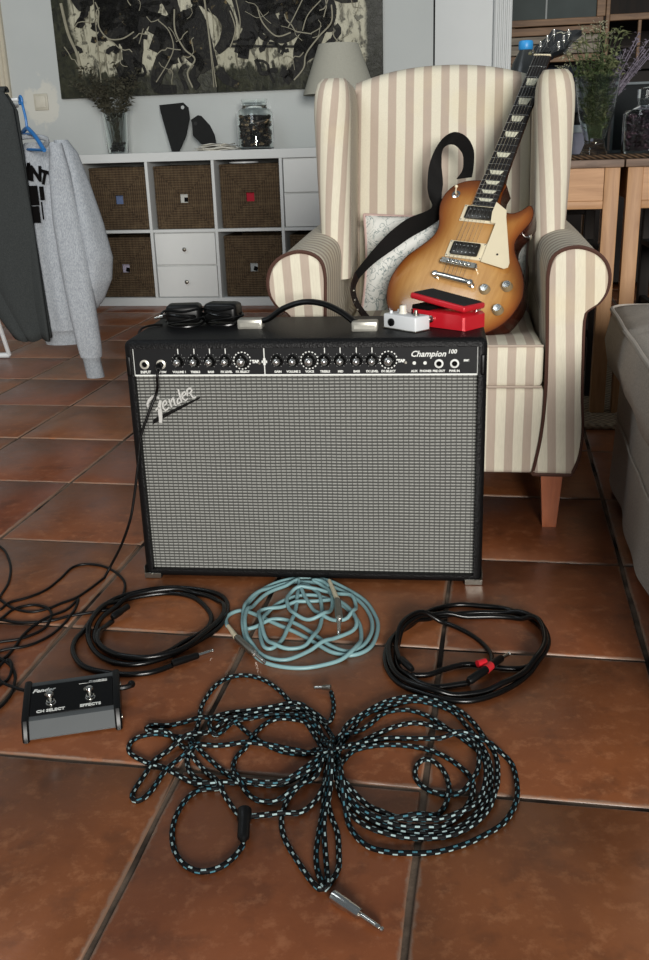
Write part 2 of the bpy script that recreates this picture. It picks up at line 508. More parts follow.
PATHS = {}
PATHS['woven']=[(-0.112,0.95),(-0.121,0.93),(-0.137,0.912),(-0.158,0.906),(-0.178,0.917),(-0.194,0.942),(-0.202,0.978),(-0.2,1.013),(-0.19,1.043),(-0.175,1.058),(-0.154,1.059),(-0.148,1.063),(-0.171,1.071),(-0.194,1.095),(-0.203,1.134),(-0.2,1.174),(-0.196,1.217),(-0.197,1.252),(-0.191,1.285),(-0.179,1.319),(-0.16,1.339),(-0.135,1.343),(-0.109,1.33),(-0.087,1.305),(-0.066,1.269),(-0.046,1.224),(-0.027,1.175),(-0.013,1.126),(-0.027,1.098),(-0.044,1.064),(-0.06,1.032),(-0.067,1.001),(-0.064,0.964),(-0.049,0.925),(-0.027,0.881),(-0.015,0.873),(0.001,0.901),(0.003,0.934),(0.002,0.966),(-0.005,0.998),(-0.011,1.048),(-0.008,1.101),(0.011,1.146),(0.044,1.214),(0.08,1.239),(0.12,1.253),(0.152,1.243),(0.179,1.22),(0.193,1.185),(0.205,1.145),(0.211,1.108),(0.208,1.066),(0.197,1.025),(0.174,0.989),(0.148,0.967),(0.115,0.959),(0.084,0.964),(0.053,0.98),(0.025,1.01),(0.009,1.047),(0.003,1.09),(0.01,1.135),(0.02,1.185),(0.053,1.221),(0.08,1.244),(0.114,1.256),(0.153,1.254),(0.184,1.23),(0.203,1.195),(0.214,1.152),(0.222,1.114),(0.219,1.078),(0.21,1.039),(0.193,1.0),(0.168,0.971),(0.137,0.954),(0.105,0.951),(0.076,0.956),(0.045,0.971),(0.025,0.991),(0.012,1.017),(0.005,1.049),(0.006,1.083),(0.015,1.111),(0.03,1.133),(0.063,1.143),(0.099,1.141),(0.13,1.13),(0.154,1.111),(0.172,1.085),(0.182,1.059),(0.176,1.026),(0.159,0.996),(0.136,0.973),(0.112,0.965),(0.079,0.968),(0.049,0.986),(0.022,1.016),(0.002,1.058),(-0.009,1.106),(-0.027,1.089),(-0.052,1.071),(-0.082,1.062),(-0.113,1.068),(-0.142,1.069),(-0.163,1.064),(-0.186,1.071),(-0.21,1.09),(-0.234,1.109),(-0.258,1.121),(-0.282,1.141),(-0.289,1.16),(-0.282,1.179),(-0.26,1.188),(-0.237,1.184),(-0.206,1.17),(-0.178,1.133),(-0.151,1.098),(-0.128,1.073),(-0.103,1.063),(-0.071,1.061),(-0.039,1.081),(-0.011,1.119),(0.007,1.154),(0.028,1.169),(0.053,1.193),(0.078,1.223),(0.112,1.229),(0.143,1.209),(0.168,1.174),(0.187,1.146),(0.202,1.117),(0.203,1.079),(0.194,1.038),(0.173,1.003),(0.142,0.982),(0.11,0.972),(0.077,0.975),(0.044,1.001),(0.017,1.036),(-0.001,1.079),(-0.018,1.131),(-0.04,1.128),(-0.071,1.136),(-0.1,1.159),(-0.125,1.188),(-0.146,1.214),(-0.185,1.224),(-0.208,1.218),(-0.24,1.209),(-0.266,1.211),(-0.271,1.201),(-0.261,1.19),(-0.237,1.184),(-0.214,1.156),(-0.186,1.115),(-0.16,1.076),(-0.139,1.036),(-0.12,1.004),(-0.096,1.002),(-0.067,1.001),(-0.043,1.006),(-0.023,1.03),(-0.009,1.062),(-0.001,1.101),(0.008,1.123),(0.027,1.141),(0.05,1.161),(0.084,1.184),(0.114,1.195),(0.141,1.188),(0.175,1.159),(0.194,1.139),(0.199,1.115),(0.193,1.08),(0.177,1.049),(0.161,1.033),(0.14,1.032),(0.121,1.043),(0.109,1.063),(0.111,1.091),(0.124,1.108),(0.138,1.1),(0.148,1.076),(0.149,1.042),(0.139,1.008),(0.121,0.984),(0.101,0.974),(0.073,0.97),(0.045,0.982),(0.019,1.014),(0.001,1.062),(-0.012,1.101),(-0.023,1.078),(-0.048,1.052),(-0.072,1.029),(-0.102,1.034),(-0.124,1.064),(-0.136,1.097),(-0.134,1.126),(-0.122,1.149),(-0.11,1.182),(-0.097,1.206),(-0.078,1.218),(-0.054,1.212),(-0.031,1.19),(-0.008,1.157),(0.006,1.101),(0.01,1.037),(0.017,0.978),(0.035,0.943),(0.058,0.93),(0.084,0.926),(0.115,0.926),(0.147,0.935),(0.177,0.951),(0.208,0.975),(0.23,1.012),(0.239,1.05),(0.24,1.093),(0.227,1.118),(0.212,1.138),(0.182,1.154),(0.151,1.155),(0.119,1.157),(0.068,1.158),(0.023,1.129),(-0.005,1.094),(-0.029,1.12),(-0.063,1.134),(-0.094,1.147),(-0.127,1.156),(-0.159,1.155),(-0.19,1.152),(-0.198,1.136),(-0.217,1.114),(-0.231,1.089),(-0.243,1.053),(-0.255,1.038),(-0.264,1.046),(-0.263,1.063),(-0.256,1.09),(-0.245,1.125),(-0.231,1.145),(-0.206,1.17),(-0.181,1.186),(-0.157,1.212),(-0.132,1.227),(-0.104,1.238),(-0.074,1.242),(-0.04,1.232),(-0.011,1.197),(0.0,1.147),(-0.005,1.079),(-0.012,1.028),(-0.02,0.971),(-0.024,0.927),(-0.021,0.894),(-0.011,0.87),(-0.014,0.978),(-0.006,1.027),(-0.002,1.079),(-0.01,1.131),(-0.021,1.18),(-0.047,1.217),(-0.084,1.229),(-0.118,1.221),(-0.145,1.207),(-0.169,1.18),(-0.179,1.214),(-0.156,1.236),(-0.124,1.242),(-0.094,1.249),(-0.07,1.253),(-0.048,1.243),(-0.021,1.215),(-0.006,1.196),(0.003,1.24),(-0.0,1.285)]
PATHS['woven_plug']=[(-0.006,0.857),(0.048,0.806)]
PATHS['woven_dark']=[(-0.112,0.95),(-0.113,0.999)]
PATHS['woven_tip']=[(-0.0,1.285),(-0.011,1.3),(-0.027,1.292)]
PATHS['left']=[(-0.258,1.38),(-0.289,1.36),(-0.328,1.356),(-0.371,1.367),(-0.407,1.389),(-0.432,1.432),(-0.439,1.475),(-0.431,1.515),(-0.424,1.573),(-0.405,1.628),(-0.363,1.66),(-0.313,1.675),(-0.264,1.668),(-0.213,1.644),(-0.189,1.607),(-0.185,1.556),(-0.195,1.504),(-0.22,1.466),(-0.249,1.43),(-0.277,1.404),(-0.311,1.388),(-0.344,1.39),(-0.381,1.415),(-0.409,1.459),(-0.423,1.509),(-0.419,1.573),(-0.397,1.616),(-0.35,1.642),(-0.298,1.65),(-0.254,1.629),(-0.223,1.581),(-0.21,1.537),(-0.218,1.496),(-0.248,1.458),(-0.275,1.422),(-0.31,1.406),(-0.354,1.418),(-0.388,1.448),(-0.408,1.488),(-0.412,1.54),(-0.401,1.582),(-0.373,1.626),(-0.324,1.648),(-0.272,1.652),(-0.222,1.629),(-0.193,1.585),(-0.19,1.535),(-0.212,1.48),(-0.247,1.42),(-0.294,1.396),(-0.342,1.403),(-0.377,1.428),(-0.397,1.463),(-0.4,1.506),(-0.388,1.543)]
PATHS['left_jack']=[(-0.258,1.38),(-0.22,1.405),(-0.194,1.421)]
PATHS['left_end']=[(-0.388,1.543),(-0.365,1.583)]
PATHS['blue']=[(-0.179,1.512),(-0.184,1.54),(-0.175,1.562),(-0.155,1.57),(-0.127,1.548),(-0.091,1.512),(-0.054,1.477),(-0.019,1.434),(0.005,1.407),(0.034,1.396),(0.059,1.409),(0.075,1.438),(0.085,1.489),(0.083,1.533),(0.068,1.593),(0.037,1.644),(-0.001,1.688),(-0.041,1.702),(-0.086,1.692),(-0.124,1.656),(-0.148,1.596),(-0.154,1.538),(-0.147,1.502),(-0.132,1.504),(-0.107,1.524),(-0.081,1.53),(-0.055,1.509),(-0.029,1.475),(0.0,1.432),(0.029,1.409),(0.054,1.424),(0.072,1.469),(0.075,1.523),(0.062,1.581),(0.037,1.625),(-0.001,1.666),(-0.041,1.682),(-0.08,1.679),(-0.124,1.643),(-0.148,1.596),(-0.153,1.527),(-0.146,1.473),(-0.132,1.421),(-0.111,1.386),(-0.081,1.367),(-0.043,1.36),(-0.005,1.37),(0.029,1.391),(0.05,1.429),(0.055,1.48),(0.049,1.524),(0.029,1.572),(0.003,1.603),(-0.029,1.624),(-0.062,1.62),(-0.094,1.592),(-0.113,1.547),(-0.12,1.492),(-0.113,1.44),(-0.1,1.426),(-0.084,1.448),(-0.07,1.499),(-0.061,1.555),(-0.057,1.626),(-0.056,1.683),(-0.074,1.672),(-0.112,1.642),(-0.137,1.589),(-0.148,1.532),(-0.143,1.472),(-0.13,1.436),(-0.106,1.4),(-0.072,1.388),(-0.034,1.415),(0.006,1.452),(0.042,1.481),(0.048,1.508),(0.039,1.548),(0.019,1.584),(-0.013,1.598),(-0.056,1.595),(-0.093,1.574),(-0.125,1.559),(-0.117,1.492),(-0.107,1.455),(-0.088,1.431),(-0.063,1.424),(-0.039,1.435),(-0.019,1.485),(-0.012,1.551),(-0.018,1.623),(-0.038,1.665),(-0.052,1.657),(-0.04,1.6),(-0.019,1.546),(0.007,1.522),(0.033,1.525),(0.049,1.559),(0.044,1.606),(0.015,1.627),(-0.029,1.643),(-0.063,1.641),(-0.076,1.609),(-0.073,1.573),(-0.061,1.543),(-0.034,1.524),(-0.008,1.534),(0.007,1.573),(0.004,1.628),(-0.013,1.663),(-0.029,1.677),(-0.013,1.674),(0.003,1.649)]
PATHS['blue_plug1']=[(-0.177,1.504),(-0.16,1.463),(-0.126,1.406),(-0.105,1.372)]
PATHS['blue_plug2']=[(0.003,1.647),(0.016,1.567),(0.018,1.494),(0.016,1.436)]
PATHS['right']=[(0.127,1.326),(0.155,1.326),(0.184,1.342),(0.219,1.354),(0.25,1.345),(0.286,1.336),(0.315,1.341),(0.347,1.379),(0.36,1.417),(0.364,1.468),(0.35,1.507),(0.316,1.543),(0.276,1.557),(0.229,1.564),(0.179,1.541),(0.143,1.493),(0.109,1.453),(0.093,1.404),(0.091,1.348),(0.106,1.303),(0.135,1.276),(0.173,1.253),(0.207,1.247),(0.245,1.261),(0.287,1.292),(0.323,1.334),(0.352,1.378),(0.365,1.426),(0.36,1.484),(0.332,1.519),(0.282,1.531),(0.229,1.528),(0.176,1.513),(0.131,1.473),(0.102,1.423),(0.096,1.366),(0.105,1.316),(0.132,1.284),(0.17,1.265),(0.215,1.267),(0.257,1.279),(0.299,1.309),(0.338,1.36),(0.356,1.407),(0.359,1.468),(0.334,1.502),(0.295,1.514),(0.248,1.516),(0.202,1.517),(0.159,1.498),(0.124,1.452),(0.109,1.394),(0.11,1.347),(0.13,1.31),(0.159,1.289),(0.192,1.293),(0.215,1.298)]
PATHS['right2']=[(0.113,1.354),(0.11,1.403),(0.124,1.458),(0.158,1.497),(0.199,1.497),(0.231,1.466),(0.254,1.424),(0.263,1.384),(0.259,1.356),(0.251,1.334),(0.232,1.317)]
PATHS['right_plug']=[(0.211,1.286),(0.243,1.314),(0.263,1.339),(0.29,1.367)]
PATHS['right_end']=[(0.113,1.36),(0.129,1.326)]
PATHS['inputfloor']=[(-0.442,1.734),(-0.46,1.685),(-0.478,1.647),(-0.502,1.624),(-0.52,1.605),(-0.55,1.594),(-0.589,1.613),(-0.623,1.649),(-0.656,1.682),(-0.686,1.702)]
PATHS['tangle']=[(-0.759,1.961),(-0.733,1.947),(-0.704,1.911),(-0.681,1.877),(-0.649,1.803),(-0.63,1.725),(-0.627,1.662),(-0.623,1.62),(-0.61,1.607),(-0.599,1.635),(-0.568,1.658),(-0.545,1.687),(-0.53,1.736),(-0.519,1.788),(-0.494,1.803),(-0.454,1.788),(-0.417,1.747),(-0.395,1.699),(-0.39,1.637),(-0.396,1.6),(-0.42,1.589),(-0.471,1.573),(-0.503,1.556),(-0.556,1.552),(-0.597,1.566),(-0.604,1.555),(-0.596,1.562),(-0.586,1.601),(-0.558,1.622),(-0.53,1.613),(-0.51,1.588),(-0.503,1.548),(-0.511,1.518),(-0.539,1.491),(-0.571,1.482),(-0.587,1.466),(-0.56,1.403),(-0.551,1.416),(-0.543,1.435),(-0.538,1.477),(-0.532,1.527),(-0.506,1.568),(-0.482,1.602),(-0.472,1.639),(-0.469,1.577),(-0.482,1.516),(-0.501,1.481),(-0.529,1.458),(-0.561,1.45),(-0.57,1.434),(-0.552,1.421),(-0.53,1.401),(-0.512,1.369),(-0.504,1.337),(-0.501,1.308),(-0.507,1.274),(-0.522,1.264),(-0.541,1.304),(-0.527,1.339),(-0.519,1.357),(-0.522,1.388),(-0.537,1.415),(-0.546,1.39),(-0.531,1.351),(-0.501,1.327),(-0.468,1.316)]
PATHS['inputhang']=[(-0.302,1.715,0.418),(-0.3,1.705,0.385),(-0.317,1.7,0.347),(-0.336,1.7,0.302),(-0.346,1.7,0.25),(-0.36,1.7,0.183),(-0.372,1.7,0.137),(-0.395,1.71,0.084),(-0.42,1.72,0.04)]
PATHS['logo']=[([(-294,347),(-295,352),(-291,360),(-285,366),(-279,370)],4.43797195253506),([(-279,370),(-272,364)],2.824163969795038),([(-269,360),(-272,349),(-272,337),(-272,326),(-273,317)],6.051779935275081),([(-280,341),(-277,345),(-271,345)],3.2276159654800436),([(-265,350),(-258,354),(-260,360),(-265,355),(-265,345),(-261,341),(-254,347)],2.824163969795038),([(-253,363),(-249,347)],2.824163969795038),([(-250,356),(-245,365),(-242,351),(-239,351)],2.824163969795038),([(-230,365),(-236,363),(-237,354),(-231,357)],2.6224379719525355),([(-234,382),(-229,356)],2.824163969795038),([(-227,368),(-220,372),(-222,377),(-227,372),(-226,363),(-221,360),(-217,364)],2.824163969795038),([(-217,368),(-217,380),(-211,383),(-208,380),(-212,374),(-215,374)],2.824163969795038),([(-212,374),(-206,365),(-201,367)],2.6224379719525355)]
PATHS['logo_bar']=[(-289,313),(-287,322),(-280,327),(-195,366),(-195,363),(-279,319)]


# ------------------------------------------------------------------ room frame
YAW = radians(-10.53)
RU = Vector((cos(YAW), sin(YAW), 0)); RV = Vector((-sin(YAW), cos(YAW), 0))
def RM(u, v, z=0): return RU * u + RV * v + Vector((0, 0, z))
# ------------------------------------------------------------------ floor
def rthing(name, label, cat, u, v, z=0, rz=0, group=None): return thing(name, label, cat, RM(u, v, z), YAW + rz, group)
def in_room(o): o.rotation_euler = (0, 0, YAW); return o

b = B(); b.box((-4.2, -1.2, -.06), (3.2, 6.6, -.0035))
floor = struct(in_room(b.obj('floor', 'grout', smooth=False)))
TU, TV = .3311, .37375
def tile_mesh(seed):
    rnd = random.Random(seed); b = B()
    hx_, hy = TU / 2 - .0042, TV / 2 - .0042
    out = []
    for k in range(4):
        c = [(-hx_, -hy), (hx_, -hy), (hx_, hy), (-hx_, hy)]
        a, d = c[k], c[(k + 1) % 4]
        for t in (0, .25, .5, .75):
            w = .0 if t == 0 else .0016
            out.append((a[0] + (d[0] - a[0]) * t + rnd.uniform(-w, w), a[1] + (d[1] - a[1]) * t + rnd.uniform(-w, w)))
    rings = [[Vector((x * s, y * s, z)) for x, y in out] for s, z in ((1.0, -.012), (1.0, -.0032), (.994, -.0008), (.984, 0))]
    b.ring_loft(rings, False, True)
    for f in b.bm.faces: f.smooth = False
    return b
tmeshes = []
for k in range(5):
    o = tile_mesh(k).obj('tile', 'tile', smooth=True, angle=60)
    tmeshes.append(o.data); bpy.data.objects.remove(o)
cnt = 0
for j in range(-3, 15):
    for i in range(-9, 9):
        if i > 4 and j < 2: continue
        u0 = -.407 + (i + .5) * TU; v0 = .6778 + (j + .5) * TV
        if v0 > 5.38 and (u0 < .1 or v0 > 5.9): continue
        o = bpy.data.objects.new('tile', tmeshes[(i * 7 + j * 3) % 5]); COL.objects.link(o); o.parent = floor
        o.location = (u0, v0, random.uniform(-.0007, .0007))
        o.rotation_euler = (random.uniform(-.0012, .0012), random.uniform(-.0012, .0012), random.choice((0, pi)) + random.uniform(-.002, .002))
        cnt += 1

# ------------------------------------------------------------------ walls
WV = 5.40
def room_box(name, lo, hi, mat, bev=0, parent=None):
    b = B(); b.box(lo, hi, bev); o = b.obj(name, mat, parent, smooth=bool(bev)); 
    if not parent: in_room(o)
    return o
struct(room_box('wall_back', (-4.2, WV, -.02), (-.365, WV + .12, 3.0), 'wall'))
struct(room_box('wall_left', (-4.32, -1.2, -.02), (-4.2, WV + .12, 3.0), 'wall'))
b = B(); b.box((2.0, WV, -.02), (3.2, WV + .12, 3.0)); b.box((.03, WV, 2.15), (2.0, WV + .12, 3.0)); b.box((-.02, 6.48, -.02), (3.2, 6.6, 3.0)); b.box((-.14, WV + .12, -.02), (-.02, 6.6, 3.0)); b.box((-.365, WV, 2.15), (.03, WV + .12, 3.0))
struct(in_room(b.obj('wall_right', 'wall', smooth=False)))
struct(room_box('baseboard_back', (-4.2, WV - .015, 0), (-.37, WV, .09), 'white_paint', .004))
# white door, its jamb gap and the fluted casing
b = B(); b.box((-.357, WV + .012, 0), (-.055, WV + .05, 2.15), .003)
door = struct(in_room(b.obj('door_1', 'white_paint')))
b = B(); b.box((-.37, WV + .06, 0), (-.04, WV + .08, 2.2)); struct(in_room(b.obj('jamb_gap_shade', 'dark', smooth=False)))  # black sheet behind the door stands in for shade in the jamb gap
def casing(name, u0, u1, mat, y=WV):
    n = 4; w = (u1 - u0); pts = [(u0, y)]
    pts = [(u0, y + .02), (u0, y - .018)]
    for k in range(n):
        a = u0 + w * (.08 + .84 * k / n); c = w * .84 / n
        pts += [(a + c * .1, y - .026), (a + c * .55, y - .026), (a + c * .7, y - .016), (a + c * .95, y - .016)]
    pts += [(u1, y - .02), (u1, y + .02)]
    b = B(); b.prism(pts, (0, 2.25), 'z'); return struct(in_room(b.obj(name, mat, angle=20)))
casing('trim_1', -2.86, -2.715, 'cream_paint' if False else 'white_paint')
casing('trim_2', -.060, .030, 'white_paint')
o = bpy.data.objects['trim_1']; o.data.materials[0] = plain('aged_cream_paint', '#b9b2a0', .6)

# light switch
sw = rthing('light_switch', 'square cream light switch on the wall left of the painting', 'light switch', -2.545, WV, 1.075)
b = B(); b.box((-.041, -.010, -.043), (.041, 0, .043), .004); b.obj('plate', plain('aged_switch_plastic', '#b9b5a6', .4), sw)
b = B(); b.box((-.029, -.015, -.031), (.029, -.008, .031), .003); b.obj('rocker', plain('switch_rocker', '#c4c0b2', .35), sw)

# ------------------------------------------------------------------ painting (two canvases)
def m_paint():
    N = Nodes('thick_oil_paint', .5, 0, .4)
    p = N.coord('Object'); e = N.sep(p)
    n1 = N.noise(p, 5, 6, .65, .5); n2 = N.noise(p, 18, 5, .7, 1.5); n3 = N.noise(N.coord('Object', (30, 1, 8)), 1, 4, .6, .4)
    dark = N.mix(n2, '#14140f', '#33352a')
    olive = N.mix(N.ramp(n2, [(.35, 0.0), (.7, 1.0)]), '#1e2019', '#3d3e2d')
    cream = N.mix(n1, '#97947f', '#c4c1ac')
    cream = N.mix(N.ramp(n3, [(.52, 0.0), (.62, 1.0)]), cream, '#5d5a4b')
    # ragged band of cream: height between z0 and z1
    zz = N.math('ADD', e[2], N.math('MULTIPLY', N.math('SUBTRACT', n3, .5), .16))
    zz = N.math('ADD', zz, N.math('MULTIPLY', N.math('SUBTRACT', n1, .5), .10))
    k = N.ramp(N.math('DIVIDE', zz, 1.0), [(.115, 0.0), (.13, 1.0)])
    c = N.mix(k, olive, cream)
    # end columns of dark olive
    xl = N.math('ADD', e[0], N.math('MULTIPLY', N.math('SUBTRACT', n1, .5), .1))
    kl = N.ramp(N.math('ADD', xl, .9), [(.105, 1.0), (.125, 0.0)])
    kr = N.ramp(N.math('ADD', xl, -.7), [(.10, 0.0), (.12, 1.0)])
    c = N.mix(kl, c, olive); c = N.mix(kr, c, dark)
    sp = N.ramp(N.noise(p, 26, 3, .6), [(.56, 0.0), (.64, 1.0)])
    c = N.mix(N.math('MULTIPLY', sp, .75), c, '#1a1a14')
    N.color(c); N.bump(N.math('ADD', n2, n3), .7, .006)
    return N.m
M['paint'] = m_paint()
def m_impasto():
    N = Nodes('black_impasto', .6, 0, .3)
    p = N.coord('Object'); n = N.noise(p, 24, 5, .7, 1)
    c = N.mix(N.ramp(n, [(.5, 0.0), (.68, 1.0)]), '#0e0d0b', '#2b2a22')
    c = N.mix(N.ramp(N.noise(p, 13, 4, .7, .5), [(.64, 0.0), (.7, 1.0)]), c, '#6d5f40')
    N.color(c); N.bump(n, .8, .006); return N.m
M['impasto'] = m_impasto()
PA, PB, PM, PZ0, PZ1 = -2.412, -.622, -1.517, 1.085, 2.15
PC = (PA + PB) / 2          # object origin u; x runs -.895..+.895
def canvas(x0, x1, label, strokes, outl):
    t = rthing('painting', label, 'painting', PC, WV, PZ0, group='abstract canvases hung edge to edge')
    b = B(); b.box((x0, -.03, 0), (x1, -.002, PZ1 - PZ0), .003); b.obj('canvas', 'paint', t)
    b = B()
    for pts, w in strokes: ribbon(b, pts, w, -.0295, -.036, .012)
    stuff(b.obj('dark_figure', 'impasto', t))
    b = B()
    for pts, w in outl: ribbon(b, pts, w, -.030, -.0385, .012)
    stuff(b.obj('scratched_line', plain('scraped_cream_paint', '#8b8775', .6, 0, .3, .3, 40), t))
def scribbles(seed, x0, x1, n, wd):
    rnd = random.Random(seed); out = []
    for k in range(n):
        x, z = rnd.uniform(x0 + .12, x1 - .08), rnd.uniform(.13, .62); a = rnd.uniform(0, 2 * pi); P = [(x, z)]
        for q in range(rnd.randint(3, 6)):
            a += rnd.uniform(-1.1, 1.1); L = rnd.uniform(.015, .04); x = min(x1 - .02, max(x0 + .02, x + L * cos(a))); z = max(.02, z + L * sin(a)); P.append((x, z))
        out.append((P, rnd.uniform(wd * .6, wd * 1.5)))
    return out
def pz(l, ox):     # traced on a 3.606x view of the canvas: about 192.6 px per metre on the wall
    return [(((ox + a / 3.606) - 219) / 178.0, (93.5 - b_ / 3.606 + (219 - (ox + a / 3.606)) * .027) / 188.0) for a, b_ in l]
SL = [([(178, -60), (180, 0), (195, 60), (180, 72)], [.16, .13, .09, .02]), ([(180, 80), (168, 112)], [.03, .05, .02]),
      ([(248, -50), (250, 0), (272, 60), (260, 110), (305, 142), (352, 110), (362, 60), (335, 20), (300, 10)], [.12, .1, .07, .07, .08, .08, .1, .1]),
      ([(310, 0), (300, 60), (320, 100)], [.2, .22, .12]),
      ([(400, -60), (400, 0), (425, 50), (372, 120), (352, 200), (345, 260), (305, 310)], [.2, .16, .1, .1, .12, .1, .06]),
      ([(425, 100), (478, 125), (492, 180), (462, 230), (438, 270), (432, 318), (500, 325)], [.09, .12, .13, .1, .07, .05, .04]),
      ([(430, 150), (470, 170)], [.12, .12]), ([(350, 60), (420, 70)], [.06, .04]),
      ([(500, -60), (498, 20), (515, 80), (525, 150), (560, 210), (590, 240), (560, 290), (580, 320)], [.14, .1, .07, .06, .07, .06, .05, .04]),
      ([(560, 60), (580, 130), (600, 200), (625, 260)], [.12, .16, .14, .1]), ([(600, -60), (610, 0), (600, 50)], [.16, .14, .08]),
      ([(300, 230), (320, 280), (290, 320)], [.06, .08, .05])]
OL = [([(235, 30), (245, 60), (240, 110), (270, 150), (320, 152), (365, 130)], .009), ([(515, 60), (512, 130), (540, 190), (575, 225), (545, 270), (560, 320)], .011),
      ([(455, 95), (490, 130), (502, 185), (478, 235), (430, 300)], .007), ([(400, 120), (380, 170)], .006), ([(210, 60), (205, 100)], .006), ([(230, -20), (228, 300)], .005),
      ([(110, 30), (125, 130), (150, 200), (155, 260)], .02), ([(620, 20), (632, 200), (636, 320)], .006)]
SR = [([(20, -60), (28, 20), (70, 70), (88, 120), (70, 170), (40, 200)], [.2, .16, .1, .08, .07, .04]),
      ([(130, -60), (135, 0), (150, 60), (165, 130), (140, 170), (122, 212)], [.14, .12, .12, .12, .08, .07]), ([(115, 205), (152, 212)], [.05, .05]),
      ([(200, -40), (205, 40), (220, 105), (265, 142), (310, 110), (325, 60), (350, 20)], [.2, .14, .12, .1, .12, .14, .12]), ([(240, 0), (260, 80)], [.2, .18]),
      ([(395, 20), (430, 60), (425, 110), (370, 150), (335, 200), (325, 250), (290, 290)], [.06, .07, .07, .09, .09, .07, .05]),
      ([(330, 60), (380, 90), (370, 160), (330, 210)], [.12, .14, .12, .1]), ([(260, 270), (290, 285), (275, 305)], [.05, .05, .04]),
      ([(430, 5), (480, 22), (530, 30)], [.08, .1, .07]), ([(420, -40), (500, -30)], [.14, .14]), ([(40, 262), (75, 300), (110, 312)], [.05, .05, .03]),
      ([(75, 184), (310, 190)], .012)]
OR = [([(95, 70), (110, 130), (88, 190)], .008), ([(115, 20), (128, 100), (120, 160)], .007), ([(190, 60), (205, 110), (250, 155), (300, 145)], .009),
      ([(350, 30), (310, 100), (290, 130)], .007), ([(440, 60), (438, 115), (395, 160), (350, 215), (340, 260), (305, 300)], .010), ([(405, 45), (360, 90), (340, 140)], .007),
      ([(10, 20), (22, 200), (32, 320)], .006), ([(20, 60), (60, 130)], .006)]
canvas(-.895, -.001, 'dark abstract canvas with black figures, left half of the pair', [(pz(l, 40), w) for l, w in SL] + scribbles(3, -.89, -.01, 46, .020), [(pz(l, 40), w * .7) for l, w in OL] + scribbles(4, -.89, -.01, 26, .0035))
canvas(.001, .895, 'dark abstract canvas with black figures, right half, behind the lampshade', [(pz(l, 210), w) for l, w in SR] + scribbles(5, .01, .78, 46, .020), [(pz(l, 210), w * .7) for l, w in OR] + scribbles(6, .01, .86, 26, .0035))

# ------------------------------------------------------------------ shelf unit
SU, SV, SH = -2.210, 5.0, .790
CW, CH, D = .342, .342, .388
shelf = rthing('cube_shelf', 'long white two-row cube shelf unit against the back wall', 'shelf', SU, SV)
TW = .038 * 2 + 4 * CW + 3 * .016
def sp(name, lo, hi): 
    b = B(); b.box(lo, hi, .0015, 1); return b.obj(name, 'white_paint', shelf)
sp('top_panel', (0, 0, SH - .045), (TW, D, SH)); sp('bottom_panel', (0, 0, 0), (TW, D, .045))
sp('side_panel', (0, 0, .045), (.038, D, SH - .045)); sp('side_panel', (TW - .038, 0, .045), (TW, D, SH - .045))
for k in range(1, 4):
    x = .038 + k * CW + (k - 1) * .016; sp('divider', (x, .001, .045), (x + .016, D, SH - .045))
for k in range(4):
    x = .038 + k * (CW + .016); sp('middle_shelf', (x, .001, .387), (x + CW, D, .403))
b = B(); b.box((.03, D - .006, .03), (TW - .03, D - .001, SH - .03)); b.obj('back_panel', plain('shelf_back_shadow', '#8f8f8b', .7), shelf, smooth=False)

card = {'blue': '#5b6b8e', 'white': '#b9bab4', 'red': '#a3122a', 'purple': '#a9a3b5', 'grey': '#9fa3a3'}
def basket(col, row, tone, label):
    x = .038 + col * (CW + .016) + CW / 2 + .006; z = .045 if row == 0 else .403
    P = RM(SU + x, SV + .028, z); rnd = random.Random(col * 9 + row)
    t = thing('woven_basket', label, 'basket', P, YAW + rnd.uniform(-.015, .015), 'woven seagrass baskets in the shelf unit')
    w, h, d = .312 / 2, .312, .33; q = .022; hz = .155
    b = B()
    b.box((-w, 0, 0), (w, .012, hz - q), .003, 1); b.box((-w, 0, hz + q), (w, .012, h), .003, 1)
    b.box((-w, .0005, hz - q), (-q, .0125, hz + q)); b.box((q, .0005, hz - q), (w, .0125, hz + q))
    b.box((-w, .012, 0), (-w + .012, d, h), .003, 1); b.box((w - .012, .012, 0), (w, d, h), .003, 1); b.box((-w, d, 0), (w, d + .012, h), .003, 1)
    b.box((-w + .01, .01, 0), (w - .01, d, .012))
    b.obj('basket_body', 'basket', t, angle=25)
    b = B(); b.tube([(-w + .004, .006, h), (w - .004, .006, h), (w - .004, d, h), (-w + .004, d, h), (-w + .004, .006, h)], .008, 6); b.obj('rim', 'basket', t)
    b = B(); b.box((-.035, .016, hz - .04), (.036, .024, hz + .04)); o = b.obj('contents', plain('contents_' + tone, card[tone], .7, 0, .3, .25, 30), t, smooth=False)
    if tone in ('white', 'purple', 'grey'):
        b = B(); b.box((-.002, .0125, -.018), (.020, .0155, .004), 0, 1, Matrix.Translation((0, 0, hz)) @ Matrix.Rotation(.25 if tone != 'white' else 0, 4, 'Y')); b.obj('dark_card', 'dark', t, smooth=False)
basket(0, 1, 'blue', 'brown woven basket in the top left cube, blue-grey cloth behind its hole')
basket(1, 1, 'white', 'brown woven basket in the top row, black and white card behind its hole')
basket(2, 1, 'red', 'brown woven basket in the top row, red cloth behind its hole')
basket(0, 0, 'purple', 'brown woven basket in the bottom left cube, behind the sweatshirt sleeve')
basket(2, 0, 'grey', 'brown woven basket in the bottom row, just left of the chair arm')
basket(3, 0, 'grey', 'brown woven basket mostly hidden behind the chair arm')
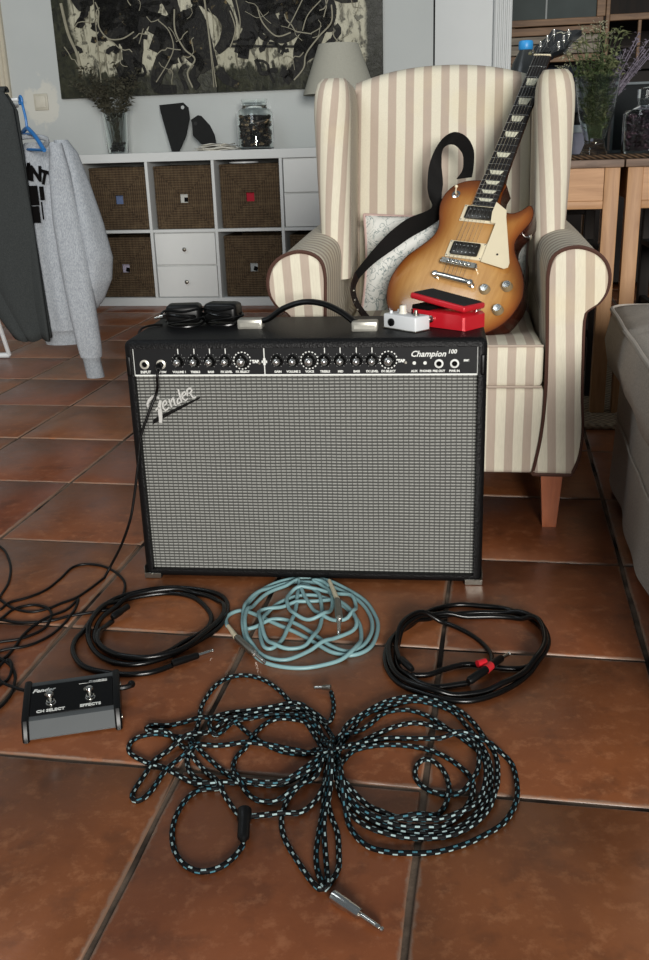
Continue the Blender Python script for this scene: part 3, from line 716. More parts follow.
def drawers(col, row, label):
    x = .038 + col * (CW + .016) + CW / 2; z = .045 if row == 0 else .403
    t = thing('drawer_insert', label, 'drawer unit', RM(SU + x, SV + .006, z), YAW, 'white two-drawer inserts')
    w = CW / 2 - .002; h = CH - .002
    b = B(); b.box((-w, .016, 0), (w, D - .05, .012)); b.box((-w, .016, h - .012), (w, D - .05, h)); b.box((-w, .016, .012), (-w + .012, D - .05, h - .012)); b.box((w - .012, .016, .012), (w, D - .05, h - .012)); b.box((-w + .012, .016, h / 2 - .004), (w - .012, D - .05, h / 2 + .004))
    b.obj('carcass', 'drawer_white', t, smooth=False)
    for k in range(2):
        z0 = .004 + k * h / 2; z1 = z0 + h / 2 - .007
        b = B(); b.box((-w + .003, 0, z0), (w - .003, .016, z1), .002, 1); dr = b.obj('drawer', 'drawer_white', t)
        b = B(); b.lathe([(.0045, 0), (.004, .008), (.010, .014), (.011, .020), (.006, .024), (.0005, .025)], n=12, mat=Matrix.Translation((0 if col < 3 else .045, 0, (z0 + z1) / 2)) @ Matrix.Rotation(pi / 2, 4, 'X'))
        b.obj('knob', 'dull_metal', dr)
drawers(1, 0, 'white two-drawer insert in the bottom row of the shelf unit')
drawers(3, 1, 'white two-drawer insert in the top row beside the chair')
# white bowl showing over the basket with red cloth
t = rthing('lid', 'pale round lid lying on the basket with the red cloth', 'lid', SU + .038 + 2 * .358 + .13, SV + .12, .403 + .3195)
b = B(); b.lathe([(.07, 0), (.078, .003), (.078, .009), (.06, .012), (.0005, .013)], n=24); b.obj('lid_disc', 'white_enamel', t)

# ------------------------------------------------------------------ things on the shelf
TOPZ = SH
# dried foliage in a glass vase
vase = rthing('glass_vase', 'tall clear glass vase of dark pebbles holding dried branches', 'vase', -2.042, 5.2, TOPZ)
b = B(); b.lathe([(.052, 0), (.055, .004), (.060, .10), (.067, .205), (.064, .205), (.057, .10), (.051, .010), (.0005, .010)], n=28, cap=False); b.obj('vase_glass', 'glass', vase)
b = B(); rnd = random.Random(4)
for k in range(46):
    a = rnd.uniform(0, 2 * pi); r = .038 * sqrt(rnd.random()); b.ball((r * cos(a), r * sin(a), .018 + .012 * (k // 12)), rnd.uniform(.008, .012), 8, (1, 1, .8))
stuff(b.obj('pebbles', plain('dark_pebbles', '#242222', .35, 0, .5, .5, 40), vase))
def leaf(b, p, d, L, W, droop=.2):
    d = d.normalized(); s_ = d.cross(Vector((0, 0, 1)));
    if s_.length < .05: s_ = Vector((1, 0, 0))
    s_.normalize(); s_ = (s_ + Vector((0, 0, random.uniform(-.8, .8)))).normalized(); n = d.cross(s_).normalized()
    m = p + d * L * .5 - n * L * .06; e = p + d * L - Vector((0, 0, L * droop))
    vs = [b.bm.verts.new(q) for q in (p, m + s_ * W / 2, e, m - s_ * W / 2)]
    c = b.bm.verts.new(m + n * W * .12)
    for i in range(4): b.bm.faces.new((vs[i], vs[(i + 1) % 4], c))
def branches(parent, n, base, h, spread, leafL, leafW, mat_leaf, mat_stem, per, seed, lo=.3, r=.0018, lean=(0, 0), bush=0, wide=1):
    rnd = random.Random(seed); bs = B(); bl = B()
    for k in range(n):
        a = rnd.uniform(0, 2 * pi); hh = h * rnd.uniform(.65, 1.0); sp_ = spread * sqrt(rnd.random())
        p0 = Vector((rnd.uniform(-base, base), rnd.uniform(-base, base), .015))
        p3 = Vector((sp_ * cos(a) + lean[0], sp_ * sin(a) * .6 * wide + lean[1], hh))
        p1 = p0 + (Vector((p3.x * .2, p3.y * .2, hh * .45)))
        pts = catmull([p0, p1, (p1 + p3) / 2 + Vector((rnd.uniform(-.01, .01), 0, .01)), p3], .02)
        bs.tube(pts, [r * (1 - .6 * i / len(pts)) for i in range(len(pts))], 5)
        for q in range(per):
            f = lo + (1 - lo) * rnd.random(); i = min(int(f * len(pts)), len(pts) - 2)
            p = pts[i]; t_ = (pts[i + 1] - pts[i]).normalized(); aa = rnd.uniform(0, 2 * pi)
            d_ = (t_ * rnd.uniform(.3, .9) + Vector((cos(aa), sin(aa), rnd.uniform(-.2, .5)))).normalized()
            if bush: p = p + Vector((rnd.gauss(0, bush), rnd.gauss(0, bush * .7), rnd.gauss(0, bush)))
            leaf(bl, p, d_, leafL * rnd.uniform(.6, 1.2), leafW * rnd.uniform(.7, 1.2))
    stuff(bs.obj('stems', mat_stem, parent)); stuff(bl.obj('foliage', mat_leaf, parent, smooth=False))
foli = rthing('dried_branches', 'bunch of dark dried leafy branches standing in the tall vase', 'dried plant', -2.042, 5.2, TOPZ + .012)
branches(foli, 30, .026, .43, .215, .034, .019, 'leaf_dark', 'leaf_dark', 30, 3, .5, .0018, (.0, 0), .008)
# two dark boards leaning on the wall
def board(name, label, u, v, outline, lean, hole):
    t = rthing(name, label, 'cutting board', u, v, TOPZ, group='dark cutting boards leaning on the wall')
    t.rotation_euler = (Matrix.Rotation(YAW, 4, 'Z') @ Matrix.Rotation(-lean, 4, 'X')).to_euler()
    b = B(); b.prism(outline, (-.006, .006), 'y', None, .002); b.obj('board', 'slate', t)
    b = B(); b.lathe([(.0095, 0), (.0095, .0015), (.0005, .0015)], n=16, mat=Matrix.Translation((hole[0], -.0062, hole[1])) @ Matrix.Rotation(pi / 2, 4, 'X'))
    b.obj('hanging_hole', plain(name + '_hole_rim', '#a9adab' if hole[2] else '#050505', .6), t)
board('cutting_board', 'black cleaver-shaped board with a light hole, left of the pair', -1.735, 5.27,
      [(-.028, .002), (.012, .0), (.055, .08), (.078, .17), (.072, .225), (.045, .25), (-.09, .242), (-.082, .2), (-.055, .10)], .14, (.042, .225, 1))
board('cutting_board', 'black rounded board tilted against the light-holed board', -1.585, 5.25,
      [(.035, .0), (.078, .012), (.078, .03), (.07, .08), (.045, .13), (.0, .178), (-.018, .182), (-.058, .16), (-.052, .14), (-.05, .08), (-.02, .05)], .12, (-.032, .14, 0))
nap = rthing('paper_napkins', 'loose stack of black and white printed napkins beside the pebble jar', 'napkins', -1.46, 5.12, TOPZ)
for k in range(5):
    b = B(); ang = random.uniform(-.3, .3); w = .115 - k * .012
    b.grid(lambda u, v, k=k, w=w: Vector(((u - .5) * 2 * w, (v - .5) * .14, .004 + k * .0068 + .003 * sin(9 * u + k) + .0025 * sin(7 * v + 2 * k))), 8, 5)
    o = b.obj('napkin', 'napkin_print' if 'napkin_print' in M else 'paper', nap); o.rotation_euler[2] = ang
    m = o.modifiers.new('thickness', 'SOLIDIFY'); m.thickness = .003

def jar(name, label, u, v, z, R, H, NR, fill, colours, seed, lid=False):
    t = rthing(name, label, 'jar', u, v, z)
    b = B(); b.lathe([(R * .93, 0), (R, .006), (R, H * .72), (R * .9, H * .79), (NR * .92, H * .83), (NR * .9, H * .9), (NR, H), (NR - .004, H), (NR * .85, H * .88), (R * .85, H * .77), (R - .005, H * .70), (R - .005, .010), (.0005, .010)], n=32, cap=False)
    b.obj('jar_glass', 'glass', t)
    rnd = random.Random(seed)
    b = B(); b.lathe([(.0005, .012), (R - .022, .012), (R - .022, fill), (.0005, fill + .006)], n=20); b.obj('filling_core', plain(f'{name}_core', colours[0], .7), t)
    for ci, c in enumerate(colours):
        b = B()
        for k in range(420 // len(colours)):
            a = rnd.uniform(0, 2 * pi); rr = (R - .016) * rnd.random() ** .12; zz = rnd.uniform(.022, fill)
            b.ball((rr * cos(a), rr * sin(a), zz), rnd.uniform(.007, .0125), 8, (rnd.uniform(.7, 1.2), rnd.uniform(.7, 1.2), rnd.uniform(.4, .9)))
        stuff(b.obj('filling', plain(f'{name}_filling_{ci}', c, .5, 0, .4, .3, 60), t, smooth=False))
    return t
jar('storage_jar', 'open glass jar of dark mixed potpourri standing on the shelf unit', -1.275, 5.2, TOPZ, .094, .245, .070, .165, ['#17130f', '#2a1d14', '#7e6c52', '#1a1511', '#38251a'], 5)

# table lamp behind the chair
lamp = rthing('table_lamp', 'table lamp with tapered grey linen shade behind the chair wing', 'lamp', -.825, 5.2, TOPZ)
b = B(); b.lathe([(.187, .0), (.101, .235), (.098, .235), (.184, .0)], c=(0, 0, .252), n=40, cap=False); b.bm.faces.ensure_lookup_table(); b.obj('lamp_shade', 'shade', lamp)
b = B(); b.lathe([(.065, 0), (.07, .01), (.04, .03), (.025, .08), (.05, .13), (.03, .19), (.012, .22), (.010, .34)], n=24); b.obj('lamp_base', plain('grey_ceramic', '#77756c', .4), lamp)
b = B(); b.cyl((0, 0, .34), (0, 0, .38), .014); b.ball((0, 0, .40), .028, 12); b.obj('bulb', 'white_enamel', lamp)

# ------------------------------------------------------------------ clothes on the rack, left
rack = thing('clothes_airer', 'white clothes airer behind the hanging grey trousers', 'clothes rack', (-1.25, 3.24, 0), radians(-4))
b = B()
for x in (-.30,): pass
for y, dy in ((0, .35), (0, -.35)):
    b.tube([(-.30, 0, .965), (-.30, dy, .012)], .009, 8)
for x in (-.30, .22): b.tube([(x, -.30, .958), (x, .30, .958)], .007, 8)
for y in (-.28, .0, .28): b.tube([(-.30, y, .962), (.335 if y == 0 else .22, y, .962)], .005, 8)
b.obj('airer_frame', 'white_enamel', rack)
for x in (-.30,):
    for dy in (.35, -.35): b = B(); b.tube([(x - .02, dy, .010), (x + .10, dy, .010)], .010, 8); b.obj('foot', 'white_enamel', rack)
b = B()
b.tube([(-.10, .30, .958), (-.10, .72, .012)], .009, 8); b.tube([(-.10, .72, .011), (-.30, .72, .011)], .011, 8)
b.obj('side_leg', 'white_enamel', rack)

# grey trousers folded over the airer bar
tr = thing('trousers', 'charcoal grey trousers folded over the airer bar', 'trousers', (-1.11, 3.20, 0), radians(-4))
def trouser_leg(y, ph):
    def fn(u, v):
        zt, zb = .985, .215
        z = zt + (zb - zt) * v
        xl = -.22 + .316 * v ** 1.6; xr = .188 + .022 * v
        if v < .06: xr -= (.06 - v) * .4
        x = xl + (xr - xl) * u
        return Vector((x, y + .012 * sin(u * 7 + ph + v * 1.5) * min(1, v * 4) + .02 * v * (1 if y < 0 else -1), z + .006 * sin(u * 9 + ph)))
    b = B(); b.grid(fn, 24, 30); return b
for y, ph, nm in ((-.016, 0, 'leg'), (.020, 2, 'leg')):
    o = trouser_leg(y, ph).obj(nm, 'trouser', tr); m = o.modifiers.new('thickness', 'SOLIDIFY'); m.thickness = .010; m.offset = 0
b = B(); b.grid(lambda u, v: Vector((-.22 + .39 * u, .002 + .019 * cos(pi * v), .983 + .012 * sin(pi * v))), 20, 8)
o = b.obj('fold', 'trouser', tr); m = o.modifiers.new('thickness', 'SOLIDIFY'); m.thickness = .009; m.offset = 0

# blue hanger
hg = thing('clothes_hanger', 'blue plastic clothes hanger in the sweatshirt neck', 'hanger', (-.915, 3.245, .955), radians(-60))
b = B(); hook = [(-.005 + .017 * cos(a), 0, .003 + .015 * sin(a)) for a in [radians(x) for x in range(215, -40, -25)]]
b.tube(catmull(hook + [(.028, 0, -.045), (.030, 0, -.075)], .006), .0042, 8); b.obj('hook', 'blue_plastic', hg)
b = B(); b.tube(catmull([(-.17, 0, -.135), (-.08, 0, -.10), (.02, 0, -.078), (.04, 0, -.078), (.12, 0, -.105), (.20, 0, -.145)], .01), .0065, 8)
b.tube([(-.16, 0, -.137), (.20, 0, -.145)], .0045, 8); b.tube([(-.05, 0, -.093), (.10, 0, -.096)], .004, 8); b.obj('bar', 'blue_plastic', hg)
# sweatshirt hanging from it
ss = thing('sweatshirt', 'light grey marl sweatshirt with black lettering on the blue hanger', 'sweatshirt', (-.85, 3.26, 0), radians(-4))
def closed_cloth(rows, n, mat, name, parent, fold=(0, 0, 0)):
    """rows: (z, cx, cy, rx, ry); closed tube of cloth with soft vertical folds"""
    R = []
    zz = catmull([(r[0], r[1], r[2]) for r in rows], 9); 
    P = []
    for i in range(len(rows) - 1):
        for k in range(5):
            t = k / 5; P.append([rows[i][q] + (rows[i + 1][q] - rows[i][q]) * t for q in range(5)])
    P.append(list(rows[-1])); rings = []
    L = len(P)
    for i, (z, cx, cy, rx, ry) in enumerate(P):
        f = i / (L - 1); amp = fold[0] * min(1, f * 2.5) * (1 - max(0, f - .92) * 8)
        rings.append([Vector((cx + (rx + amp * .6 * sin(fold[1] * a + fold[2])) * cos(a) + 0, cy + (ry + amp * sin(fold[1] * a + fold[2] + 1.5 * f)) * sin(a), z)) for a in [2 * pi * k / n for k in range(n)]])
    b = B(); b.ring_loft(rings); return b.obj(name, mat, parent, angle=60)
closed_cloth([(.835, -.02, 0, .055, .020), (.80, -.035, 0, .085, .032), (.72, -.045, 0, .098, .045), (.60, -.05, 0, .092, .050), (.45, -.045, 0, .088, .052), (.30, -.035, 0, .082, .05), (.235, -.03, 0, .076, .045)], 56, 'sweat', 'body', ss, (.008, 6, 1))
closed_cloth([(.240, -.03, 0, .074, .043), (.225, -.03, 0, .064, .036), (.185, -.028, 0, .060, .034)], 40, 'rib', 'hem', ss, (.002, 16, 0))
closed_cloth([(.840, .045, -.01, .022, .022), (.80, .062, -.012, .032, .030), (.70, .080, -.015, .044, .04), (.58, .100, -.02, .054, .048), (.47, .114, -.02, .060, .05), (.40, .108, -.02, .056, .045), (.335, .085, -.02, .046, .04), (.30, .07, -.02, .032, .03)], 40, 'sweat', 'shoulder_fold', ss, (.007, 4, 0))
closed_cloth([(.83, .04, -.05, .02, .018), (.74, .045, -.058, .034, .026), (.60, .05, -.06, .044, .032), (.45, .062, -.062, .048, .036), (.30, .072, -.064, .044, .036), (.19, .080, -.062, .040, .032), (.150, .082, -.06, .036, .029)], 40, 'sweat', 'sleeve', ss, (.004, 3, 2))
closed_cloth([(.153, .082, -.06, .032, .026), (.135, .083, -.06, .029, .024), (.080, .090, -.06, .030, .024)], 32, 'rib', 'cuff', ss, (.0015, 14, 0))
b = B(); ring = [(-.045 + .052 * cos(a), -.028 + .012 * sin(a), .842 - .030 * sin(a) * (1 if sin(a) > 0 else .35)) for a in [2 * pi * k / 24 for k in range(25)]]
b.tube([(x, y, z) for x, y, z in ring], .008, 8); b.obj('collar', 'rib', ss)
b = B()
for k, (ch, x, z, rot, sz) in enumerate((('W', -.075, .745, .10, .052), ('I', -.053, .743, -.04, .052), ('N', -.033, .739, -.10, .050), ('T', -.007, .727, -.30, .046))):
    text_bm(b, ch, sz, Matrix.Translation((x, -.0560, z)) @ Matrix.Rotation(-rot, 4, 'Y') @ Matrix.Rotation(pi / 2, 4, 'X') @ Matrix.Scale(1.25, 4, (0, 1, 0)), 0, .0012, 'CENTER', .0022)
b.box((-.092, -.0592, .645), (-.033, -.0565, .705)); b.box((-.027, -.0588, .66), (-.013, -.0562, .702)); b.box((-.079, -.0592, .59), (-.035, -.0565, .642)); b.box((-.027, -.0590, .60), (-.023, -.0562, .655))
b.obj('printed_lettering', 'dark', ss, smooth=False)
# ------------------------------------------------------------------ amplifier
M['bright_cap'] = plain('bright_handle_cap', '#a3a198', .35, .5, .6, .15, 90)
M['jack_silver'] = plain('jack_silver', '#c2bfb4', .35, .3)
M['knob_glint'] = plain('knob_glint', '#c9c9c6', .25, .9, .6, .05)
AO = Vector((-.0338, 1.692, 0)); AY = radians(-7.04)
AU = Vector((cos(AY), sin(AY), 0)); AV = Vector((-sin(AY), cos(AY), 0))
AW, AD, AH = .3285, .250, .474
amp = thing('guitar_amplifier', 'black combo guitar amplifier with silver grille cloth in the middle of the floor', 'amplifier', AO, AY)
b = B(); b.box((-AW, 0, .003), (AW, AD, AH), .013, 4)
b.bm.faces.ensure_lookup_table()
f = min(b.bm.faces, key=lambda f: f.calc_center_median().y - f.calc_area())
r = bmesh.ops.inset_individual(b.bm, faces=[f], thickness=.0035)
bmesh.ops.translate(b.bm, verts=f.verts, vec=(0, .0005, 0))
e = bmesh.ops.inset_individual(b.bm, faces=[f], thickness=.0008)
bmesh.ops.translate(b.bm, verts=f.verts, vec=(0, .020, 0))
b.obj('cabinet', 'tolex', amp, angle=35)
b = B(); b.box((-.3145, .014, .010), (.3145, .019, .4075)); b.obj('grille_cloth', 'grille', amp, smooth=False)
b = B(); b.box((-.311, .007, .0045), (.311, .014, .0145), .002); b.obj('lower_rail', 'black_plastic', amp)
b = B(); b.box((-.3145, .008, .4065), (.3135, .018, .4605)); pan = b.obj('control_panel', 'panel', amp, smooth=False)
PY = .008
b = B()
for lo, hi in (((-.3145, .4583), (.3135, .4605)), ((-.3145, .4065), (.3135, .4092)), ((-.3145, .4065), (-.3120, .4605)), ((.3110, .4065), (.3135, .4605)), ((-.0704, .409), (-.0686, .4583))):
    b.box((lo[0], PY - .0012, lo[1]), (hi[0], PY + .0005, hi[1]))
KN = [(-.2285, 0), (-.1985, 0), (-.1695, 0), (-.1405, 0), (-.1105, 1), (-.0455, 0), (-.017, 0), (.0125, 1), (.0405, 0), (.0685, 0), (.0975, 0), (.1255, 0), (.1545, 1)]
for k, (x, big) in enumerate(KN):
    if not big and k not in (5, 6): b.box((x - .0008, PY - .0008, .4480), (x + .0008, PY + .0003, .4585))
b.box((-.0745, PY - .001, .430), (-.0645, PY + .0003, .4345)); b.box((-.0718, PY - .001, .4262), (-.0672, PY + .0003, .4385))
b.obj('white_outline', 'white_print', pan, smooth=False)
RX = Matrix.Rotation(pi / 2, 4, 'X')
for x, big in KN:
    b = B(); rr = .0100 if not big else .0118; z = .4345
    mt = Matrix.Translation((x, PY, z)) @ RX
    b.lathe([(rr * 1.1, 0), (rr * 1.1, .002), (rr * .92, .003), (rr * .80, .013), (rr * .70, .0145), (.0003, .0146)], n=20, mat=mt)
    kb = b.obj('knob', 'black_plastic', amp)
    b = B(); b.lathe([(rr * .66, .0140), (rr * .66, .0155), (rr * .52, .0185), (rr * .30, .0202), (.0003, .0208)], n=18, mat=mt); b.obj('knob_cap', 'knob_glint', kb)  # silver cap added to give the black knob its highlight
    b = B(); b.box((x - .0006, PY - .0134, z + rr * .68), (x + .0006, PY - .0112, z + rr * .85)); b.obj('pointer', 'white_print', kb, smooth=False)
    b = B()
    for q in range(11 if not big else 16):
        a = radians(-60 + 300 * q / 10) if not big else 2 * pi * q / 16
        c, s_ = cos(a), sin(a); R0 = rr * 1.22; R1 = rr * (1.32 if not big else 1.40); w = .0003 if not big else .0014
        ctr = Vector((x, PY - .0003, z)); d_ = Vector((c, 0, s_)); p_ = Vector((-s_, 0, c))
        vs = [b.bm.verts.new(ctr + d_ * r_ + p_ * w_) for r_, w_ in ((R0, -w), (R1, -w), (R1, w), (R0, w))]
        b.bm.faces.new(vs)
    stuff(b.obj('dial_marks', 'white_print', kb, smooth=False))
for x, z, rr, ring in ((-.2925, .4285, .0088, 'jack_silver'), (-.2615, .4285, .0088, 'jack_silver'), (.244, .4275, .0080, 'white_print'), (.2715, .4275, .0080, 'white_print')):
    b = B(); mt = Matrix.Translation((x, PY, z)) @ RX
    b.lathe([(rr, 0), (rr, .003), (rr * .62, .0042), (rr * .60, .001), (.0002, .001)], n=20, mat=mt, cap=False); jk = b.obj('input_jack', ring, amp)
    b = B(); b.lathe([(rr * .60, .0012), (.0002, .0013)], n=16, mat=mt, cap=False); b.obj('socket_hole', 'dark', jk)
for x in (.2005, .2195):
    b = B(); mt = Matrix.Translation((x, PY, .4285)) @ RX
    b.lathe([(.0032, 0), (.0032, .0012), (.0022, .0016), (.0018, .0004), (.0002, .0004)], n=14, mat=mt, cap=False); b.obj('small_jack', 'white_print', amp)
b = B()
def ptext(t, x, z, size, bold=.0002, shear=0): text_bm(b, t, size, Matrix.Translation((x, PY - .0004, z)) @ RX, shear, .0003, 'CENTER', bold)
for t, x in (('INPUT', -.292), ('FTSW', -.260), ('VOLUME 1', -.2285), ('TREBLE', -.1985), ('BASS', -.1695), ('FX LEVEL', -.1405), ('FX SELECT', -.1105), ('GAIN', -.0455), ('VOLUME 2', -.017), ('VOICE', .0125), ('TREBLE', .0405), ('MID', .0685), ('BASS', .0975), ('FX LEVEL', .1255), ('FX SELECT', .1545), ('AUX', .2005), ('PHONES', .2205), ('PRE OUT', .2440), ('PWR IN', .2715)):
    ptext(t, x, .4138, .0068 if t == 'INPUT' else .0054, .00025)
ptext('TAP', -.086, .4325, .007, .0006); ptext('TAP', .1775, .4325, .007, .0006); ptext('PWR', .2925, .4325, .0045, .0005)
stuff(b.obj('control_lettering', 'white_print', pan, smooth=False)); b = B()
ptext('Champion', .2245, .4445, .0150, .0003, .35); ptext('100', .2670, .4485, .0105, .0003, .2)
stuff(b.obj('panel_lettering', 'white_print', pan, smooth=False))
for x in (-.086, .1775):
    b = B(); b.cyl((x + .008, PY, .430), (x + .008, PY - .004, .430), .0022); b.obj('push_button', 'dull_metal', amp)
# script badge
logo = []
b = B()
b.prism([(x / 1000, z / 1000) for x, z in PATHS['logo_bar']], (.0135, .0095), 'y'); bar = b.obj('badge_underline', 'black_plastic', amp, smooth=False)
b = B()
for pts, w in PATHS['logo']: ribbon(b, [(x / 1000, z / 1000) for x, z in pts], [w * .8 / 1000, w * 1.25 / 1000, w * .9 / 1000], .0135, .0080, .003)
b.obj('script_badge', plain('brushed_silver_badge', '#c6c6c2', .4, .25, .6, .08), amp)
# metal corners and feet
for sx in (-1, 1):
    b = B(); x0 = sx * (AW + .0012); xi = sx * (AW - .032)
    lo, hi = min(x0, xi), max(x0, xi)
    b.box((lo, -.0015, .0004), (hi, .030, .0030), .001, 1); b.box((lo, -.0018, .0008), (hi, .0004, .012), .0006, 1)
    xa, xb = sorted((x0, x0 - sx * .0014)); b.box((xa, -.0015, .0008), (xb, .030, .026), .0006, 1)
    b.cyl((sx * (AW - .012), -.002, .009), (sx * (AW - .012), -.004, .009), .003)
    b.obj('corner_plate', 'dull_metal', amp)
    b = B(); x = sx * (AW - .0035); b.box((min(x, x - sx * .009), -.0012, .408), (max(x, x - sx * .009), .003, .445), .003, 3); b.obj('side_strip', 'black_plastic', amp)
for x in (-.27, .27):
    for y in (.04, .21):
        b = B(); b.lathe([(.016, 0), (.018, .0015), (.016, .0040)], (x, y, 0), 18); b.obj('foot', 'black_rubber', amp)
# strap handle
hd = thing('carry_handle', '', '', (0, 0, 0)); del hd['label'], hd['category']; bpy.data.objects.remove(hd)
b = B(); P = [(-.104, .118, .485), (-.078, .115, .491), (-.048, .111, .511), (-.008, .104, .524), (.03, .099, .521), (.062, .094, .507), (.088, .089, .489), (.103, .086, .485)]
cp = catmull(P, .008); rings = []
for i, p in enumerate(cp):
    t = (cp[min(i + 1, len(cp) - 1)] - cp[max(i - 1, 0)]).normalized(); q = Vector((.13, .99, 0)); n = t.cross(q).normalized()
    rings.append([p + q * .011 * cos(a) + n * .0055 * sin(a) for a in [2 * pi * k / 12 for k in range(12)]])
b.ring_loft(rings); hb = b.obj('handle', 'black_rubber', amp)
for x, y in ((-.112, .118), (.108, .082)):
    b = B(); b.box((x - .024, y - .015, .4735), (x + .024, y + .015, .4925), .003, 2); b.box((x - .019, y - .0155, .479), (x + .019, y - .0145, .486)); b.obj('handle_cap', 'bright_cap', hb)

def amp_pt(x, y, z=AH): return AO + AU * x + AV * y + Vector((0, 0, z))
# white mini pedal
wp = thing('effects_pedal', 'small white effects pedal on top of the amplifier', 'effects pedal', amp_pt(.184, .090), AY + radians(-42)); wp.scale = (.93, .93, .93)
b = B(); b.box((-.044, -.021, .001), (.044, .021, .030), .0035, 3); b.obj('enclosure', 'white_enamel', wp)
b = B(); b.box((-.0445, -.0214, .0), (.0445, .0214, .003), .001, 1); b.obj('base_plate', 'dull_metal', wp)
b = B(); b.lathe([(.0085, .030), (.0085, .032), (.0072, .034), (.0066, .046), (.0002, .0465)], (-.012, .003, 0), 22); kn = b.obj('knob', plain('ivory_knob', '#d6d3c6', .35), wp)
b = B(); b.box((-.0125, -.006, .0462), (-.0115, .001, .0470)); b.obj('pointer', 'dark', kn, smooth=False)
for x, y in ((-.032, .012), (-.032, -.010)):
    b = B(); b.lathe([(.0035, .030), (.003, .035), (.0002, .0355)], (x, y, 0), 12); b.obj('small_knob', 'white_enamel', wp)
b = B(); b.lathe([(.0065, .030), (.0065, .033), (.004, .034), (.0035, .040), (.0002, .041)], (.026, 0, 0), 16); b.obj('footswitch', 'dull_metal', wp)
b = B(); b.cyl((.010, .006, .030), (.012, .004, .039), .0016); b.obj('toggle', 'black_plastic', wp)
b = B(); b.lathe([(.0078, 0), (.0078, .003), (.0045, .0042), (.0043, .001), (.0002, .001)], n=18, mat=Matrix.Translation((-.020, -.021, .0145)) @ RX, cap=False); b.obj('jack_socket', 'black_plastic', wp)
# red wah pedal
rp = thing('wah_pedal', 'small red wah pedal with black tread beside the white pedal', 'effects pedal', amp_pt(.259, .123), AY + radians(-38)); rp.scale = (.95, .95, .95)
b = B(); prof = [(-.066, .0), (.066, .0), (.066, .026), (.060, .030), (-.060, .033), (-.066, .029)]
b.prism(prof, (-.035, .035), 'y', None, .0035); b.obj('body', 'red_paint', rp)
b = B(); b.box((-.064, -.032, .030), (-.02, .032, .040), .002); b.obj('rocker_mount', 'dark', rp)
MT = Matrix.Translation((0, 0, .049)) @ Matrix.Rotation(radians(7.5), 4, 'Y')
b = B(); b.box((-.068, -.034, -.006), (.066, .034, .006), .004, 3, MT); b.obj('treadle', 'red_paint', rp)
b = B(); b.box((-.063, -.029, .0055), (.061, .029, .0078), .0015, 1, MT)
for k in range(22): b.box((-.058 + k * .0053, -.027, .0075), (-.0555 + k * .0053, .027, .0086), 0, 1, MT)
b.obj('tread_rubber', plain('tread_rubber', '#161616', .75), rp)
b = B(); b.lathe([(.0070, 0), (.0070, .003), (.0042, .0042), (.004, .001), (.0002, .001)], n=18, mat=Matrix.Translation((-.012, -.035, .017)) @ RX, cap=False); b.obj('jack_socket', 'chrome', rp)
b = B(); b.lathe([(.006, 0), (.006, .004), (.004, .006), (.0002, .006)], n=14, mat=Matrix.Translation((.050, .026, .030)), cap=True); b.obj('thumb_screw', 'chrome', rp)
# two mains adapters, cords wound round them
def adapter(x, y, rz, label, seed):
    t = thing('power_adapter', label, 'power adapter', amp_pt(x, y), AY + rz, 'black power adapters on the amplifier')
    b = B(); b.box((-.034, -.022, .006), (.034, .022, .042), .009, 3); b.obj('adapter_body', 'black_rubber', t)
    rnd = random.Random(seed); b = B()
    for k in range(4):
        a0 = rnd.uniform(0, .4); pts = []
        for q in range(15):
            a = 2 * pi * q / 14; pts.append(((.038 + .004 * sin(k * 2.1 + a)) * cos(a), (.025 + .002 * k * .5) * sin(a), .006 + .0055 * k + .006 * sin(a + k * 1.7)))
        b.tube(catmull(pts, .006), .0026, 6)
    b.obj('wound_cord', 'cable_black', t)
    b = B(); b.cyl((-.036, .005, .018), (-.050, .005, .016), .0045); b.cyl((-.050, .005, .016), (-.060, .005, .014), .0025); b.obj('plug_tip', 'chrome', t)
    b = B(); b.tube(catmull([(.030, -.02, .034), (.0, -.026, .030), (-.03, -.020, .033), (-.045, .0, .024)], .006), .0026, 6); b.obj('cord_tail', 'cable_black', t)
adapter(-.250, .155, .1, 'black power adapter with cord wound round it, left of the two on the amplifier', 1)
adapter(-.176, .168, -.15, 'black power adapter with cord wound round it, nearer the handle', 2)
tc = thing('mains_cable', 'thin black cable hanging over the left side of the amplifier', 'cable', amp_pt(-.3, .16))
b = B(); pts = [amp_pt(-.295, .150, .476), amp_pt(-.315, .13, .478), amp_pt(-.330, .11, .470), amp_pt(-.337, .10, .43), amp_pt(-.350, .10, .38), amp_pt(-.350, .11, .33), amp_pt(-.338, .13, .300), amp_pt(-.331, .22, .24), amp_pt(-.331, .262, .15), amp_pt(-.33, .29, .01)]
b.tube([p - tc.location for p in catmull(pts, .008)], .0022, 6); b.obj('cable_sheath', 'cable_thin', tc); 

# ------------------------------------------------------------------ cables on the floor
def cable(name, label, path, r, mat, cap=4, group=None, base=None, head=None):
    pts = lay(path, r, cap, .006, base)
    if head: pts = catmull(head, .006)[:-1] + pts
    o0 = pts[len(pts) // 2].copy(); o0.z = 0
    t = thing(name, label, 'cable', o0, 0, group)
    b = B(); b.tube([p - o0 for p in pts], r, 8, True, mat == 'woven')
    b.obj('cable_sheath', mat, t, angle=180); return t, pts, o0
def plug(t, o0, pts, zs, r, mats, steel='chrome'):
    """jack plug along pts: fractions of its length are sleeve, barrel and tip"""
    P = [Vector((p[0], p[1], z)) - o0 for p, z in zip(pts, zs)]
    return P
def lathe_along(b, p0, p1, prof, n=14):
    p0, p1 = Vector(p0), Vector(p1); d = (p1 - p0); L = d.length
    q = d.to_track_quat('Z', 'Y').to_matrix().to_4x4(); mt = Matrix.Translation(p0) @ q
    b.lathe([(r, z * L) for r, z in prof], n=n, mat=mt)
